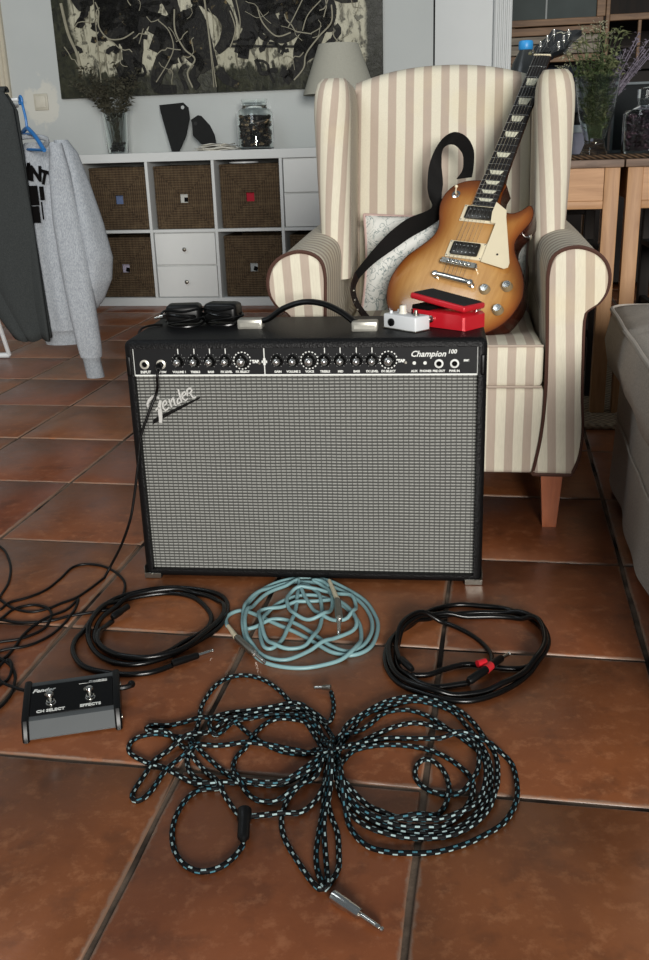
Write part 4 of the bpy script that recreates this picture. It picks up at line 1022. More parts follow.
def jack(t, o0, a, c, z0, z1, k=1.0, body='chrome', frac=.55, R=.0062):
    a = Vector((a[0], a[1], z0)) - o0; c = Vector((c[0], c[1], z1)) - o0; m = a + (c - a) * frac
    b = B(); lathe_along(b, a, m, [(R * .7, 0), (R, .04), (R, .55), (R * .92, .6), (R * .92, .92), (R * .8, 1)]); bd = b.obj('plug_body', body, t)
    b = B(); lathe_along(b, m, c, [(.0031, 0), (.0031, .62), (.0034, .63), (.0034, .66), (.0029, .67), (.0029, .80), (.0020, .84), (.0033, .91), (.0022, .98), (.0003, 1)], 12)
    b.obj('plug_tip', 'chrome', t)
wt, wpts, wo = cable('braided_cable', 'large tangle of black and pale blue braided cable at the front', PATHS['woven'], .0035, 'woven', 5)
p = PATHS['woven_plug']; jack(wt, wo, p[0], p[1], .008, .006, R=.0072, frac=.55)
p = PATHS['woven_dark']; b = B(); a = Vector((*p[0], .009)) - wo; c = Vector((*p[1], .017)) - wo; lathe_along(b, a, c, [(.004, 0), (.0075, .1), (.0075, .6), (.009, .65), (.009, .95), (.005, 1)]); b.obj('black_coupler', 'black_rubber', wt)
p = PATHS['woven_tip']; jack(wt, wo, p[0], p[2], .012, .008, body='dull_metal', R=.0045, frac=.5)
ct, cpts, co = cable('instrument_cable', 'coiled glossy black cable left of the pale blue cable', PATHS['left'], .0046, 'cable_black', 3)
p = PATHS['left_jack']; jack(ct, co, p[0], p[2], .008, .007, body='black_rubber', R=.0062, frac=.62)
p = PATHS['left_end']; b = B(); lathe_along(b, Vector((*p[0], .012)) - co, Vector((*p[1], .014)) - co, [(.004, 0), (.0065, .1), (.0065, .5), (.0055, .55), (.0055, .95), (.003, 1)]); b.obj('plug_sleeve', 'black_rubber', ct)
bt, bpts, bo = cable('instrument_cable', 'coiled pale blue cable in front of the amplifier', PATHS['blue'], .0036, 'cable_blue', 4)
for q, z0 in ((PATHS['blue_plug1'], .008), (PATHS['blue_plug2'], .022)):
    P = [Vector((x, y, z0)) - bo for x, y in q]
    b = B(); b.tube([P[0], P[1]], [.0035, .0050], 10); b.obj('taped_end', 'tape', bt)
    b = B(); lathe_along(b, P[1], P[2], [(.0045, 0), (.0066, .1), (.0066, .9), (.005, 1)]); b.obj('plug_body', 'dull_metal', bt)
    b = B(); lathe_along(b, P[2], P[3], [(.0052, 0), (.0052, .18), (.0031, .2), (.0031, .8), (.0022, .84), (.0034, .92), (.0004, 1)], 12); b.obj('plug_tip', 'chrome', bt)
rt, rpts, ro = cable('instrument_cable', 'coiled black cable with red plug sleeve on the right', PATHS['right'], .0046, 'cable_black', 3)
pp = lay(PATHS['right2'], .0042, 4, .006, [(p.x, p.y, p.z) for p in rpts[::2]])
b = B(); b.tube([q - ro for q in pp], .0042, 8); b.obj('cable_sheath', 'cable_black', rt, angle=180)
p = PATHS['right_plug']; P = [Vector((x, y, z)) - ro for (x, y), z in zip(p, (.014, .018, .018, .014))]
b = B(); lathe_along(b, P[0], P[1], [(.0045, 0), (.0068, .1), (.0066, 1)]); b.obj('plug_sleeve', 'black_rubber', rt)
b = B(); lathe_along(b, P[1], P[1] + (P[2] - P[1]) * .45, [(.0072, 0), (.0072, 1)]); b.obj('red_band', plain('red_band', '#b3262c', .4), rt)
b = B(); lathe_along(b, P[1] + (P[2] - P[1]) * .45, P[2] + (P[3] - P[2]) * .45, [(.0066, 0), (.0062, .9), (.004, 1)]); b.obj('plug_body', 'black_rubber', rt)
b = B(); lathe_along(b, P[2] + (P[3] - P[2]) * .45, P[3], [(.0032, 0), (.0032, .8), (.0022, .85), (.0034, .92), (.0004, 1)]); b.obj('plug_tip', 'chrome', rt)
b = B(); a = P[0] + Vector((-.03, .012, 0)); lathe_along(b, P[1] + Vector((-.012, .010, .004)), P[1] + Vector((.002, .016, .004)), [(.006, 0), (.0062, 1)]); b.obj('red_ring', 'red_paint', rt)
p = PATHS['right_end']; b = B(); lathe_along(b, Vector((*p[0], .016)) - ro, Vector((*p[1], .014)) - ro, [(.003, 0), (.006, .1), (.006, .8), (.004, 1)]); b.obj('plug_sleeve', 'black_rubber', rt)
# cable hanging from the amplifier's second jack
jk = amp_pt(-.2615, -.006, .4285)
head = [jk + Vector((.003, -.028, 0)), jk + Vector((.001, -.038, -.012))] + [Vector(q) for q in PATHS['inputhang'][1:]]
it, ipts, io = cable('thin_cable', 'thin black cable hanging from the amplifier jack to the floor', PATHS['inputfloor'], .0026, 'cable_thin', 3, head=head)
b = B(); lathe_along(b, jk - io + Vector((0, -.002, 0)), jk - io + Vector((.003, -.030, 0)), [(.0062, 0), (.0062, .6), (.0050, .7), (.003, 1)]); b.obj('plug_body', 'black_rubber', it)
tt, tpts, to = cable('thin_cable', 'thin black cable tangled at the left edge, running to the footswitch', PATHS['tangle'], .0026, 'cable_thin', 4, base=[(p.x, p.y, p.z) for p in ipts if p.z < .02][::2])

# ------------------------------------------------------------------ footswitch
fs = thing('footswitch', 'grey and black two-button footswitch on the tiles', 'footswitch', (-.3880, 1.2510, 0), radians(12))
hw = .0605
b = B(); b.prism([(-.058, .004), (.056, .004), (.056, .030), (.052, .0335), (.041, .0335), (-.037, .0275), (-.043, .0255), (-.058, .006)], (-hw, hw), 'x'); b.obj('housing', plain('grey_aluminium', '#4d5051', .45, .3, .5, .06), fs, angle=20)
slope = math.atan2(.006, .078); MT = Matrix.Translation((0, .002, .0308)) @ Matrix.Rotation(slope, 4, 'X')
b = B(); b.box((-hw + .0003, -.0365, -.0010), (hw - .0003, .0375, .0012), .0006, 1, MT); top = b.obj('top_plate', plain('black_top_plate', '#070708', .35, 0, .2), fs)
for sx in (-1, 1):
    b = B(); x0, x1 = sx * hw, sx * (hw + .010)
    pr = [(-.061, .001), (-.050, .0), (.050, .0), (.059, .002), (.060, .030), (.055, .036), (.040, .037), (-.038, .0305), (-.047, .029), (-.060, .010)]
    b.prism(pr, (min(x0, x1), max(x0, x1)), 'x', None, .0025); ec = b.obj('end_cap', 'black_plastic', fs, angle=30)
    b = B(); b.cyl((x1, -.040, .010), (x1 + sx * .0012, -.040, .010), .0035); b.cyl((x1, .040, .018), (x1 + sx * .0012, .040, .018), .0035); b.obj('screw', 'dull_metal', ec)
for x, y in ((-.030, .008), (.027, .008)):
    b = B()
    b.lathe([(.0075, 0), (.0075, .0012), (.0062, .0014), (.0062, .005), (.0046, .006), (.0046, .013), (.0058, .014), (.0058, .017), (.0045, .019), (.0002, .0195)], n=6 if False else 18, mat=MT @ Matrix.Translation((x, -.012, .001)))
    b.obj('stomp_button', 'chrome', fs)
    b = B(); b.lathe([(.0052, 0), (.0052, .0015), (.0035, .003), (.0002, .0034)], n=16, mat=MT @ Matrix.Translation((x - .005, .011, .001))); b.obj('indicator_lamp', 'dull_metal', fs)
b = B()
def ft(t, x, y, s_, sh=0, bd=.0001): text_bm(b, t, s_, MT @ Matrix.Translation((x, y, .0014)), sh, .0002, 'CENTER', bd)
ft('CH SELECT', -.030, -.029, .0082, 0, .0003); ft('EFFECTS', .027, -.029, .0082, 0, .0003); ft('Fender', -.042, .0235, .0115, .3, .0003); ft('CHAMPION', .038, .0300, .0052, .2)
b.box((.010, .0268, .0012), (.052, .0272, .0016), 0, 1, MT)
stuff(b.obj('lettering', 'white_print', top, smooth=False))
b = B(); b.tube(catmull([(hw + .010, .028, .018), (hw + .018, .028, .018), (hw + .024, .030, .018), (hw + .027, .036, .016)], .004), .0042, 8); b.ball((hw + .027, .038, .016), .0062, 12); b.obj('strain_relief', 'black_rubber', fs)
# ------------------------------------------------------------------ armchair
CO = Vector((.24, 1.94, 0)); CY = radians(-8)
CU = Vector((cos(CY), sin(CY), 0)); CV = Vector((-sin(CY), cos(CY), 0))
ch = thing('armchair', 'cream and beige striped wing armchair with brown piping behind the amplifier', 'armchair', CO, CY)
PR = [(.201, .128), (.214, .205), (.220, .291), (.219, .397), (.215, .507), (.2145, .551), (.222, .579), (.243, .594), (.271, .598), (.302, .589), (.324, .570), (.334, .543), (.331, .512), (.316, .488), (.297, .475), (.290, .455), (.292, .364), (.295, .291), (.300, .225), (.296, .167), (.282, .127)]
def smooth_outline(pts, step=.008):
    n = len(pts); out = []
    P = [Vector((p[0], p[1], 0)) for p in pts]
    for i in range(n):
        a, b_, c, d = P[(i - 1) % n], P[i], P[(i + 1) % n], P[(i + 2) % n]
        if i in (n - 1,): out.append((b_.x, b_.y)); continue
        k = max(1, int((c - b_).length / step))
        aa = a if i > 0 else b_; dd = d if i < n - 2 else c
        for j in range(k):
            t = j / k
            q = .5 * ((2 * b_) + (c - aa) * t + (2 * aa - 5 * b_ + 4 * c - dd) * t * t + (3 * b_ - aa - 3 * c + dd) * t ** 3)
            out.append((q.x, q.y))
    return out
OUT = smooth_outline(PR)
def shrink(pts, k, c=(.262, .45)):
    # move each point inwards along its normal
    n = len(pts); r = []
    for i in range(n):
        a, b_ = Vector(pts[i - 1]), Vector(pts[(i + 1) % n]); t = (b_ - a).normalized(); nrm = Vector((t.y, -t.x))
        r.append((pts[i][0] + nrm.x * k, pts[i][1] + nrm.y * k))
    return r
# orientation test for the inward normal
_t = shrink(OUT, .01); _in = sum((Vector(a) - Vector((.262, .36))).length for a in _t) < sum((Vector(a) - Vector((.262, .36))).length for a in OUT)
SG = 1 if _in else -1
for sx in (-1, 1):
    off = 0 if sx > 0 else -.013
    f = lambda pts: [(sx * x + off * (1 if y > .4 else .3), y) for x, y in pts]
    # body of the arm: outline carried back, the crown rising slightly towards the wing
    rings = []
    for y, k in ((.004, .004), (.010, .0005), (.05, 0), (.15, 0), (.25, 0), (.35, 0), (.45, 0), (.55, 0), (.66, 0), (.72, .01)):
        o_ = f(shrink(OUT, SG * k)); lift = .012 * max(0, (y - .1)) / .5
        nar = min(1, y / .5)
        rings.append([Vector((x * (1 + .02 * nar * (1 if z > .45 else 0)), y, z + (lift if z > .45 else 0))) for x, z in o_])
    b = B(); b.ring_loft(rings); b.attr('s', lambda c: c.y + .35 * max(0, .0)); b.obj('arm', 'stripe_arm', ch, angle=50)
    ins = f(shrink(OUT, SG * .003))
    b = B(); b.prism(ins, (.006, -.004), 'y', None, .006); b.attr('s', lambda c: c.x - (.3 if sx > 0 else -.3) + .05 * (c.z - .45)); ap = b.obj('arm_front', 'stripe_front', ch, angle=50)
    b = B(); pl = f(shrink(OUT, SG * .001)); b.tube([Vector((x, .001, z)) for x, z in pl + [pl[0]]], .0042, 6); b.obj('piping', 'piping', ch)
    # wing
    def wing(sx=sx):
        rings = []; NZ = 26
        for i in range(NZ + 1):
            v = i / NZ; z = .50 + (.948 - .50) * v
            top = max(0, (z - .858) / .090); q = sqrt(max(0, 1 - min(1, top) ** 2))
            fx = .236 + .004 * v + .004 * sin(pi * v); fy = .34 + .02 * sin(v * pi * .9) + .10 * (1 - q) ** 1.2
            rf = (.033 + .011 * v) * (.06 + .94 * q); bx = .250; by = .66 + .03 * v; rb = .036 * (.06 + .94 * q)
            shift = .006 * (-1 if sx < 0 else 1)
            pts = []
            d = Vector((bx - fx, by - fy)); L = d.length; d /= L; nn = Vector((-d.y, d.x))   # nn points inwards (-x)
            N = 14
            for k in range(N + 1):        # round front
                a = pi * k / N; pts.append(Vector((fx, fy)) - d * sin(a) * rf + nn * cos(a) * rf)
            for k in range(1, 6):
                t = k / 6; pts.append(Vector((fx, fy)) * (1 - t) + Vector((bx, by)) * t - nn * (rf * (1 - t) + rb * t))
            for k in range(7):
                a = pi * k / 6; pts.append(Vector((bx, by)) + d * sin(a) * rb * .5 - nn * cos(a) * rb)
            for k in range(5, 0, -1):
                t = k / 6; pts.append(Vector((fx, fy)) * (1 - t) + Vector((bx, by)) * t + nn * (rf * (1 - t) + rb * t))
            zt = z if top <= 0 else .858 + .086 * sin(min(1, top) * pi / 2)
            rings.append([Vector((sx * (p.x + shift * sx), p.y, zt)) for p in pts])
        b = B(); la = b.bm.verts.layers.float.new('s'); vr = b.ring_loft(rings)
        ref = rings[8]; acc = [0]
        for k in range(1, len(ref)): acc.append(acc[-1] + (ref[k] - ref[k - 1]).length)
        for r_ in vr:
            for k, v_ in enumerate(r_): v_[la] = acc[k] - acc[7] + .02 + .09 * (v_.co.z - .6)
        return b
    wing().obj('wing', 'stripe_wing', ch, angle=60)
# seat front rail and cushion
def pad(lo, hi, bev, name, mat, crown=0, sag=None, cuts=10):
    b = B()
    def fn(u, v):
        a = (u - .5) * 2; c = (v - .5) * 2
        return a, c
    nx, ny = 18, 18; rings = []
    L, H = Vector(lo), Vector(hi); c = (L + H) / 2; h = (H - L) / 2
    def sq(t, n=8): return math.copysign(abs(t) ** (2 / n), t)
    NT, NP = 36, 16
    for i in range(NP + 1):
        ph = -pi / 2 + pi * i / NP
        r = []
        for k in range(NT):
            th = 2 * pi * k / NT + pi / NT
            x = sq(cos(th)) * sq(cos(ph), 5) ; y = sq(sin(th)) * sq(cos(ph), 5); z = sq(sin(ph), 5)
            zz = c.z + z * h.z
            if z > 0: zz += crown * (1 - x * x) * (1 - y * y)
            p = Vector((c.x + x * h.x, c.y + y * h.y, zz))
            if sag and z > .5: p.z -= sag(p)
            r.append(p)
        rings.append(r)
    b.ring_loft(rings); return b
b = B(); b.box((-.222, .006, .128), (.222, .60, .314), .010, 3); b.attr('s', lambda c: c.x); b.obj('seat_rail', 'stripe_front', ch)
b = B(); vs = b.box((-.214, -.004, .3165), (.214, .60, .4070), .013, 3)
bmesh.ops.subdivide_edges(b.bm, edges=[e for e in b.bm.edges if e.calc_length() > .2], cuts=12, use_grid_fill=True)
for v in b.bm.verts:
    if v.co.z > .39: v.co.z += .010 * (1 - (v.co.x / .22) ** 2) * min(1, max(0, v.co.y) / .1) - .030 * math.exp(-((v.co.x - .07) ** 2 + (v.co.y - .24) ** 2) / .018)
b.attr('s', lambda c: c.x); b.obj('seat_cushion', 'stripe_front', ch, angle=50)
b = B()
for z in (.3195, .404): b.tube([(-.212, -.0045, z), (.212, -.0045, z)], .0028, 6)
b.obj('cushion_seam', 'stripe_front', ch)
# backrest
def back_front(x, z):
    t = (z - .38) / .58
    return .535 + .175 * t - .022 * (1 - min(1, abs(x) / .22) ** 2) * sin(pi * min(1, max(0, t)))
def ztop(x): return .985 - .034 * (abs(x) / .222) ** 2.2
b = B(); rows = []; NX, NZ = 28, 26
for j in range(NZ + 1):
    rows.append([])
rings = []
for i in range(NX + 1):
    x = -.228 + .456 * i / NX; zt = ztop(x); edge = min(1, (1 - abs(x) / .228) / .08 + .0); rr = .0
    pts = []
    for j in range(15): 
        z = .36 + (zt - .035 - .36) * j / 14; pts.append(Vector((x, back_front(x, z) + .012 * (1 - edge), z)))
    y0 = back_front(x, zt - .035)
    for k in range(1, 9):
        a = pi * k / 8; pts.append(Vector((x, y0 + .045 * (1 - cos(a)), zt - .035 + .035 * sin(a))))
    for j in range(8): z = zt - .035 - (zt - .20) * (j + 1) / 8; pts.append(Vector((x, y0 + .09 - .05 * (j + 1) / 8, z)))
    rings.append(pts)
b.ring_loft(rings); b.attr('s', lambda c: c.x); b.obj('backrest', 'stripe_back', ch, angle=60)
b = B(); b.box((-.27, .585, .13), (.27, .735, .60), .02, 3); b.attr('s', lambda c: c.x); b.obj('lower_back', 'stripe_back', ch)
for x, y, k in ((-.244, .045, 1), (.244, .045, 1), (-.22, .66, -1), (.22, .66, -1)):
    b = B(); sx = 1 if x > 0 else -1; w = .019
    rings = []
    for z, ww, dy in ((0, .0145, -.006 * k), (.004, .0150, -.006 * k), (.132, .0235, 0)):
        cx = x; rings.append([Vector((cx + a * ww, y + dy + c * ww, z)) for a, c in ((-1, -1), (1, -1), (1, 1), (-1, 1))])
    b.ring_loft(rings); b.obj('leg', 'leg_wood', ch, angle=30)

# pillow
pl = thing('pillow', 'white floral scatter pillow leaning behind the guitar', 'pillow', CO + CU * .010 + CV * .455 + Vector((0, 0, .508)), 0)
pl.rotation_euler = (Matrix.Rotation(CY, 4, 'Z') @ Matrix.Rotation(radians(-20), 4, 'X') @ Matrix.Rotation(radians(1), 4, 'Y')).to_euler()
b = B(); W, H_ = .205, .130; NN = 28
front, backg = [], []
def pil(sgn):
    def fn(u, v):
        a, c = (u - .5) * 2, (v - .5) * 2
        e = (1 - a * a) * (1 - c * c); th = .040 * max(0, e) ** .38
        return Vector((a * W * (1 - .05 * (1 - c * c)), sgn * th + .003 * sin(a * 9) * cos(c * 7) * e, c * H_ * (1 - .05 * (1 - a * a))))
    return fn
b.grid(pil(-1), NN, NN); b.grid(pil(1), NN, NN); bmesh.ops.remove_doubles(b.bm, verts=b.bm.verts, dist=.0004)
b.obj('pillow_case', 'pillow', pl, angle=70)
b = B(); e = [pil(0)(u, v) for u, v in [(t / 14, 0) for t in range(15)] + [(1, t / 14) for t in range(15)] + [(1 - t / 14, 1) for t in range(15)] + [(0, 1 - t / 14) for t in range(15)]]
b.tube(e, .0035, 6); b.obj('pillow_seam', plain('dusty_pink_seam', '#b79e97', .9), pl)

# ------------------------------------------------------------------ guitar (local x: treble side, y: out of the face, z: towards the headstock)
KG = .965
NUT = Vector((.5744, 2.591, .9930)); NUT = Vector((0, 0, CAM_H)) + (NUT - Vector((0, 0, CAM_H))) * KG - Vector((-.34806, -.67543, .65012)) * .012
GD = Vector((-.39266, -.52468, -.75533)); GL = Vector((.85127, -.51818, -.08259)); GN = Vector((-.34806, -.67543, .65012))
gt = thing('electric_guitar', 'honey sunburst electric guitar with cream pickguard leaning in the armchair', 'guitar', NUT)
mg = Matrix(((GL.x, -GN.x, -GD.x, NUT.x), (GL.y, -GN.y, -GD.y, NUT.y), (GL.z, -GN.z, -GD.z, NUT.z), (0, 0, 0, 1)))
gt.matrix_world = mg
gt.scale = (KG, KG, KG)
# in this frame: x = lateral, y = into the back of the guitar, z = up the neck; s (mm) below the nut -> z = -s/1000
body = [(-28, 372), (-60, 374), (-84, 382), (-103, 397), (-114, 418), (-117, 442), (-113, 466), (-104, 492), (-98, 512), (-99, 532), (-108, 552), (-128, 578), (-148, 606), (-161, 640), (-166, 672), (-162, 706), (-150, 738), (-126, 767), (-92, 786), (-50, 795), (0, 797), (50, 795), (92, 786), (126, 767), (150, 740), (163, 708), (168, 676), (162, 644), (148, 612), (130, 584), (113, 560), (105, 538), (106, 518), (114, 497), (123, 474), (122, 450), (112, 433), (103, 431), (95, 440), (84, 450), (70, 456), (54, 454), (42, 444), (34, 428), (30, 400), (29, 376)]
P3 = [Vector((x, s, 0)) for x, s in body]
ol = []
n = len(P3)
for i in range(n):
    a, b_, c, d = P3[i - 1], P3[i], P3[(i + 1) % n], P3[(i + 2) % n]
    for k in range(3):
        t = k / 3; q = .5 * ((2 * b_) + (c - a) * t + (2 * a - 5 * b_ + 4 * c - d) * t * t + (3 * b_ - a - 3 * c + d) * t ** 3); ol.append((q.x / 1000, -q.y / 1000))
def inset(pts, k):
    n = len(pts); r = []
    for i in range(n):
        a, b_ = Vector(pts[i - 2]), Vector(pts[(i + 2) % n]); t = (b_ - a).normalized(); nrm = Vector((-t.y, t.x))
        r.append((pts[i][0] + nrm.x * k, pts[i][1] + nrm.y * k))
    return r
ctr = Vector((0, -.62))
ar = sum(ol[i - 1][0] * ol[i][1] - ol[i][0] * ol[i - 1][1] for i in range(len(ol)))
GS = 1 if ar > 0 else -1
def ring_at(k, y): return [Vector((x, y, z)) for x, z in (inset(ol, GS * k) if k else ol)]
b = B(); b.ring_loft([ring_at(0, .003), ring_at(0, .046), ring_at(.003, .050)], False, True); b.obj('body', 'gside', gt, angle=40)
b = B(); b.ring_loft([ring_at(0, .003), ring_at(0, .000), ring_at(.0014, -.0004)], False, False); b.obj('binding', 'gside', gt, angle=60)
# carved top: dense triangulated fill with a distance-to-rim attribute
b = B(); ring = [b.bm.verts.new(p) for p in ring_at(.0014, -.0004)]
import mathutils.geometry as mg_
rim = [Vector((p.co.x, p.co.z)) for p in ring]
def rimdist(x, z):
    d = 9; q = Vector((x, z))
    for i in range(len(rim)):
        a, c = rim[i - 1], rim[i]; ab = c - a; t = max(0, min(1, (q - a).dot(ab) / max(1e-9, ab.dot(ab)))); d = min(d, (a + ab * t - q).length)
    return d
def inside(x, z):
    r_ = False
    for i in range(len(rim)):
        a, c = rim[i - 1], rim[i]
        if (a.y > z) != (c.y > z) and x < (c.x - a.x) * (z - a.y) / (c.y - a.y) + a.x: r_ = not r_
    return r_
pts2 = [Vector(p) for p in rim]; nb = len(pts2)
g = .009
for i in range(-20, 21):
    for j in range(40, 92):
        x, z = i * g + (g / 2 if j % 2 else 0), -j * g
        if inside(x, z) and rimdist(x, z) > .005: pts2.append(Vector((x, z)))
vv, ee, ff, *_ = mg_.delaunay_2d_cdt(pts2, [(i, (i + 1) % nb) for i in range(nb)], [], 1, 1e-6)
bt_ = B(); dist = [rimdist(v.x, v.y) for v in vv]
def carve(d, z): return -.0004 - .011 * (1 - math.exp(-max(0, d - .006) / .028)) * 1.0
le = bt_.bm.verts.layers.float.new('edge')
vs = [bt_.bm.verts.new((v.x, carve(d, v.y), v.y)) for v, d in zip(vv, dist)]
for v, d in zip(vs, dist):
    vlow = min(1, max(0, (-.40 - v.co.z) / .12)); v[le] = min(1, d / .075) * (.30 + .70 * vlow)
for f_ in ff: bt_.bm.faces.new([vs[i] for i in f_])
b.bm.free()
bt_.obj('carved_top', 'gtop', gt, angle=80)
TY = -.0112       # height of the carved top in the middle
def gbox(name, mat, s0, s1, t0, t1, y0, y1, bev=0, parent=gt, seg=2):
    b = B(); b.box((t0 / 1000, y1 / 1000, -s1 / 1000), (t1 / 1000, y0 / 1000, -s0 / 1000), bev, seg); return b.obj(name, mat, parent)
# neck
b = B(); rings = []
for s, w, d in ((-6, 21, 16), (0, 21.5, 17), (150, 24, 19), (300, 26.5, 21), (352, 27.5, 23), (375, 28, 44), (400, 28, 48)):
    rings.append([Vector((w * cos(a) / 1000, (-6 + d * sin(a)) / 1000, -s / 1000)) for a in [pi * k / 10 for k in range(11)]])
b.ring_loft(rings); b.obj('neck', 'gside', gt)
b = B(); rings = []
for s, w in ((0, 21.5), (452, 28.5)):
    rings.append([Vector((x / 1000, y / 1000, -s / 1000)) for x, y in ((-w, -8), (-w, -12.5), (-w * .5, -13.8), (0, -14.2), (w * .5, -13.8), (w, -12.5), (w, -8))])
b.ring_loft(rings); fb = b.obj('fingerboard', 'rosewood', gt, angle=30)
def fret(k): return 628 * (1 - 2 ** (-k / 12))
def fw(s): return 21.5 + 7 * s / 452
for k in range(1, 23):
    s = fret(k); w = fw(s); b = B(); b.tube([Vector((x / 1000, -y / 1000, -s / 1000)) for x, y in ((-w, 13), (-w * .5, 14.3), (0, 14.7), (w * .5, 14.3), (w, 13))], .0010, 5); b.obj('fret', 'chrome', fb)
for k in (3, 5, 7, 9, 12, 15, 17, 19, 21):
    a, c = fret(k - 1), fret(k); m = (a + c) / 2; h = (c - a) * .34; w = fw(m) * 1.06
    b = B(); b.prism([(-w * .62 / 1000, -(m - h) / 1000), (w * .62 / 1000, -(m - h) / 1000), (w * .42 / 1000, -(m + h) / 1000), (-w * .42 / 1000, -(m + h) / 1000)], (-.0132, -.0147), 'y'); b.obj('inlay', 'pearl', fb, smooth=False)
gbox('nut', 'cream_plastic', -3, 1, -21.5, 21.5, -8, -15, .0006)
# headstock, tilted back
HT = Matrix.Translation((0, -.006, .003)) @ Matrix.Rotation(radians(-27), 4, 'X')
hs = [(-.0215, 0), (-.0235, .012), (-.036, .030), (-.040, .045), (-.034, .125), (-.038, .165), (-.040, .176), (-.025, .180), (-.010, .172), (0, .166), (.010, .172), (.025, .180), (.040, .176), (.038, .165), (.034, .125), (.040, .045), (.036, .030), (.0235, .012), (.0215, 0)]
b = B(); b.prism(hs, (-.006, .009), 'y', HT, .0012); hd = b.obj('headstock', 'headblack', gt, angle=30)
b = B(); b.prism([(-.010, .010), (.010, .010), (.013, .020), (0, .042), (-.013, .020)], (-.0062, -.0078), 'y', HT); b.obj('truss_cover', 'black_plastic', hd)
b = B(); ribbon(b, [(-.018, .150), (-.008, .158), (.0, .148), (.010, .156), (.020, .150)], [.002, .003, .002], -.0062, -.0068, .003)
bmesh.ops.transform(b.bm, matrix=HT, verts=b.bm.verts); b.obj('headstock_script', 'pearl', hd, smooth=False)
posts = []
for sx in (-1, 1):
    for k, z in enumerate((.048, .092, .136)):
        x = sx * (.0235 - .002 * k); posts.append((x, z))
        b = B(); b.lathe([(.0058, 0), (.0058, .0015), (.0040, .002), (.0034, .003), (.0034, .013), (.0026, .0145), (.0002, .015)], n=14, mat=HT @ Matrix.Translation((x, -.006, z)) @ RX)
        tp = b.obj('tuner_post', 'chrome', hd)
        b = B(); p0 = HT @ Vector((sx * .034, .0095, z)); p1 = HT @ Vector((sx * .046, .0095, z)); b.cyl(p0, p1, .002); b.obj('tuner_shaft', 'chrome', hd)
        b = B(); b.box((sx * .050 - .0055, .006, z - .006), (sx * .050 + .0055, .013, z + .006), .003, 3, HT); b.obj('tuner_button', plain('aged_green_button', '#6f6c52', .35) if 'aged_green_button' not in bpy.data.materials else bpy.data.materials['aged_green_button'], hd)
# pickups
def pickup(s, y):
    r = gbox('pickup_ring', 'cream_plastic', s - 23, s + 23, -46, 46, -10.5, y + 2.5, .0015)
    gbox('pickup_cover', plain(f'aged_nickel_cover_{s}', '#3a3733', .3, .6), s - 17, s + 17, -34, 34, y, y - 2.5, .003, r)
    for row in (-9, 9):
        b = B()
        for k in range(6): b.lathe([(.0015, 0), (.0014, .0006), (.0002, .0007)], n=10, mat=Matrix.Translation(((-25 + 10 * k) / 1000, (y - 2.3) / 1000, -(s + row) / 1000)) @ RX)
        stuff(b.obj('pole_pieces', 'chrome', r))
    for x in (-42, 42):
        for q in (-19, 19):
            b = B(); b.cyl((x / 1000, (y + 2.7) / 1000, -(s + q) / 1000), (x / 1000, (y + 1.9) / 1000, -(s + q) / 1000), .0018, None, 8); b.obj('screw', 'chrome', r)
pickup(476, -16); pickup(578, -18)
# bridge and tailpiece
b = B(); p0, p1 = Vector((-.043, -.024, -.617)), Vector((.041, -.024, -.624)); d_ = (p1 - p0)
b.prism([(-.046, -.610), (.044, -.617), (.044, -.631), (-.046, -.624)], (-.019, -.027), 'y', None, .002); br = b.obj('bridge', 'dull_metal', gt)
for k in range(6):
    b = B(); x = (-27 + 10.5 * k) / 1000; z = -.6175 - .001 * k; b.box((x - .004, -.0305, z - .0045), (x + .004, -.026, z + .0045), .001, 1); b.obj('saddle', 'chrome', br)
for x, z in ((-.043, -.6172), (.041, -.624)):
    b = B(); b.cyl((x, -.009, z), (x, -.023, z), .0055, None, 14); b.obj('bridge_post', 'chrome', br)
b = B(); rings = []
for k in range(13):
    t = k / 12; x = -.047 + .092 * t; z = -.6555 - .0115 * t; r_ = .0075 * (1 - .25 * abs(2 * t - 1) ** 4)
    rings.append([Vector((x, -.024 + r_ * .75 * cos(a), z + r_ * sin(a))) for a in [2 * pi * q / 14 for q in range(14)]])
b.ring_loft(rings); tp = b.obj('tailpiece', 'chrome', gt)
for x, z in ((-.047, -.6555), (.045, -.667)):
    b = B(); b.lathe([(.0072, 0), (.0072, .004), (.0045, .006), (.0045, .011), (.0075, .013), (.0075, .017), (.006, .019), (.0002, .0195)], n=18, mat=Matrix.Translation((x, -.0095, z)) @ RX); b.obj('stud', 'chrome', tp)
# strings
for k in range(6):
    x0 = (-17.5 + 7 * k) / 1000; x1 = (-25.5 + 10.2 * k) / 1000; px_, pz_ = [posts[0], posts[1], posts[2], posts[5], posts[4], posts[3]][k]
    pe = HT @ Vector((px_, -.013, pz_)); b = B()
    b.tube([pe, (x0, -.0155, .0), (x1, -.0310, -.6175 - .001 * k), (x1, -.0285, -.656 - .0023 * k)], .00062 - .00005 * k, 5); b.obj('string', 'chrome', gt)
# pickguard
pg = [(.031, -.442), (.063, -.462), (.068, -.480), (.1160, -.600), (.1165, -.612), (.108, -.617), (.048, -.606), (.048, -.556), (.0485, -.552), (.0485, -.500), (.036, -.500), (.030, -.470)]
b = B(); b.prism(pg, (-.0195, -.0170), 'y', None, .0006); gd = b.obj('pickguard', 'cream_plastic', gt)
b = B(); b.cyl((.081, -.0195, -.583), (.081, -.0203, -.583), .0026, None, 10); b.obj('screw', 'black_plastic', gd)
b = B(); b.cyl((.104, -.005, -.590), (.104, -.0175, -.590), .0022, None, 8); b.obj('pickguard_post', 'chrome', gd)
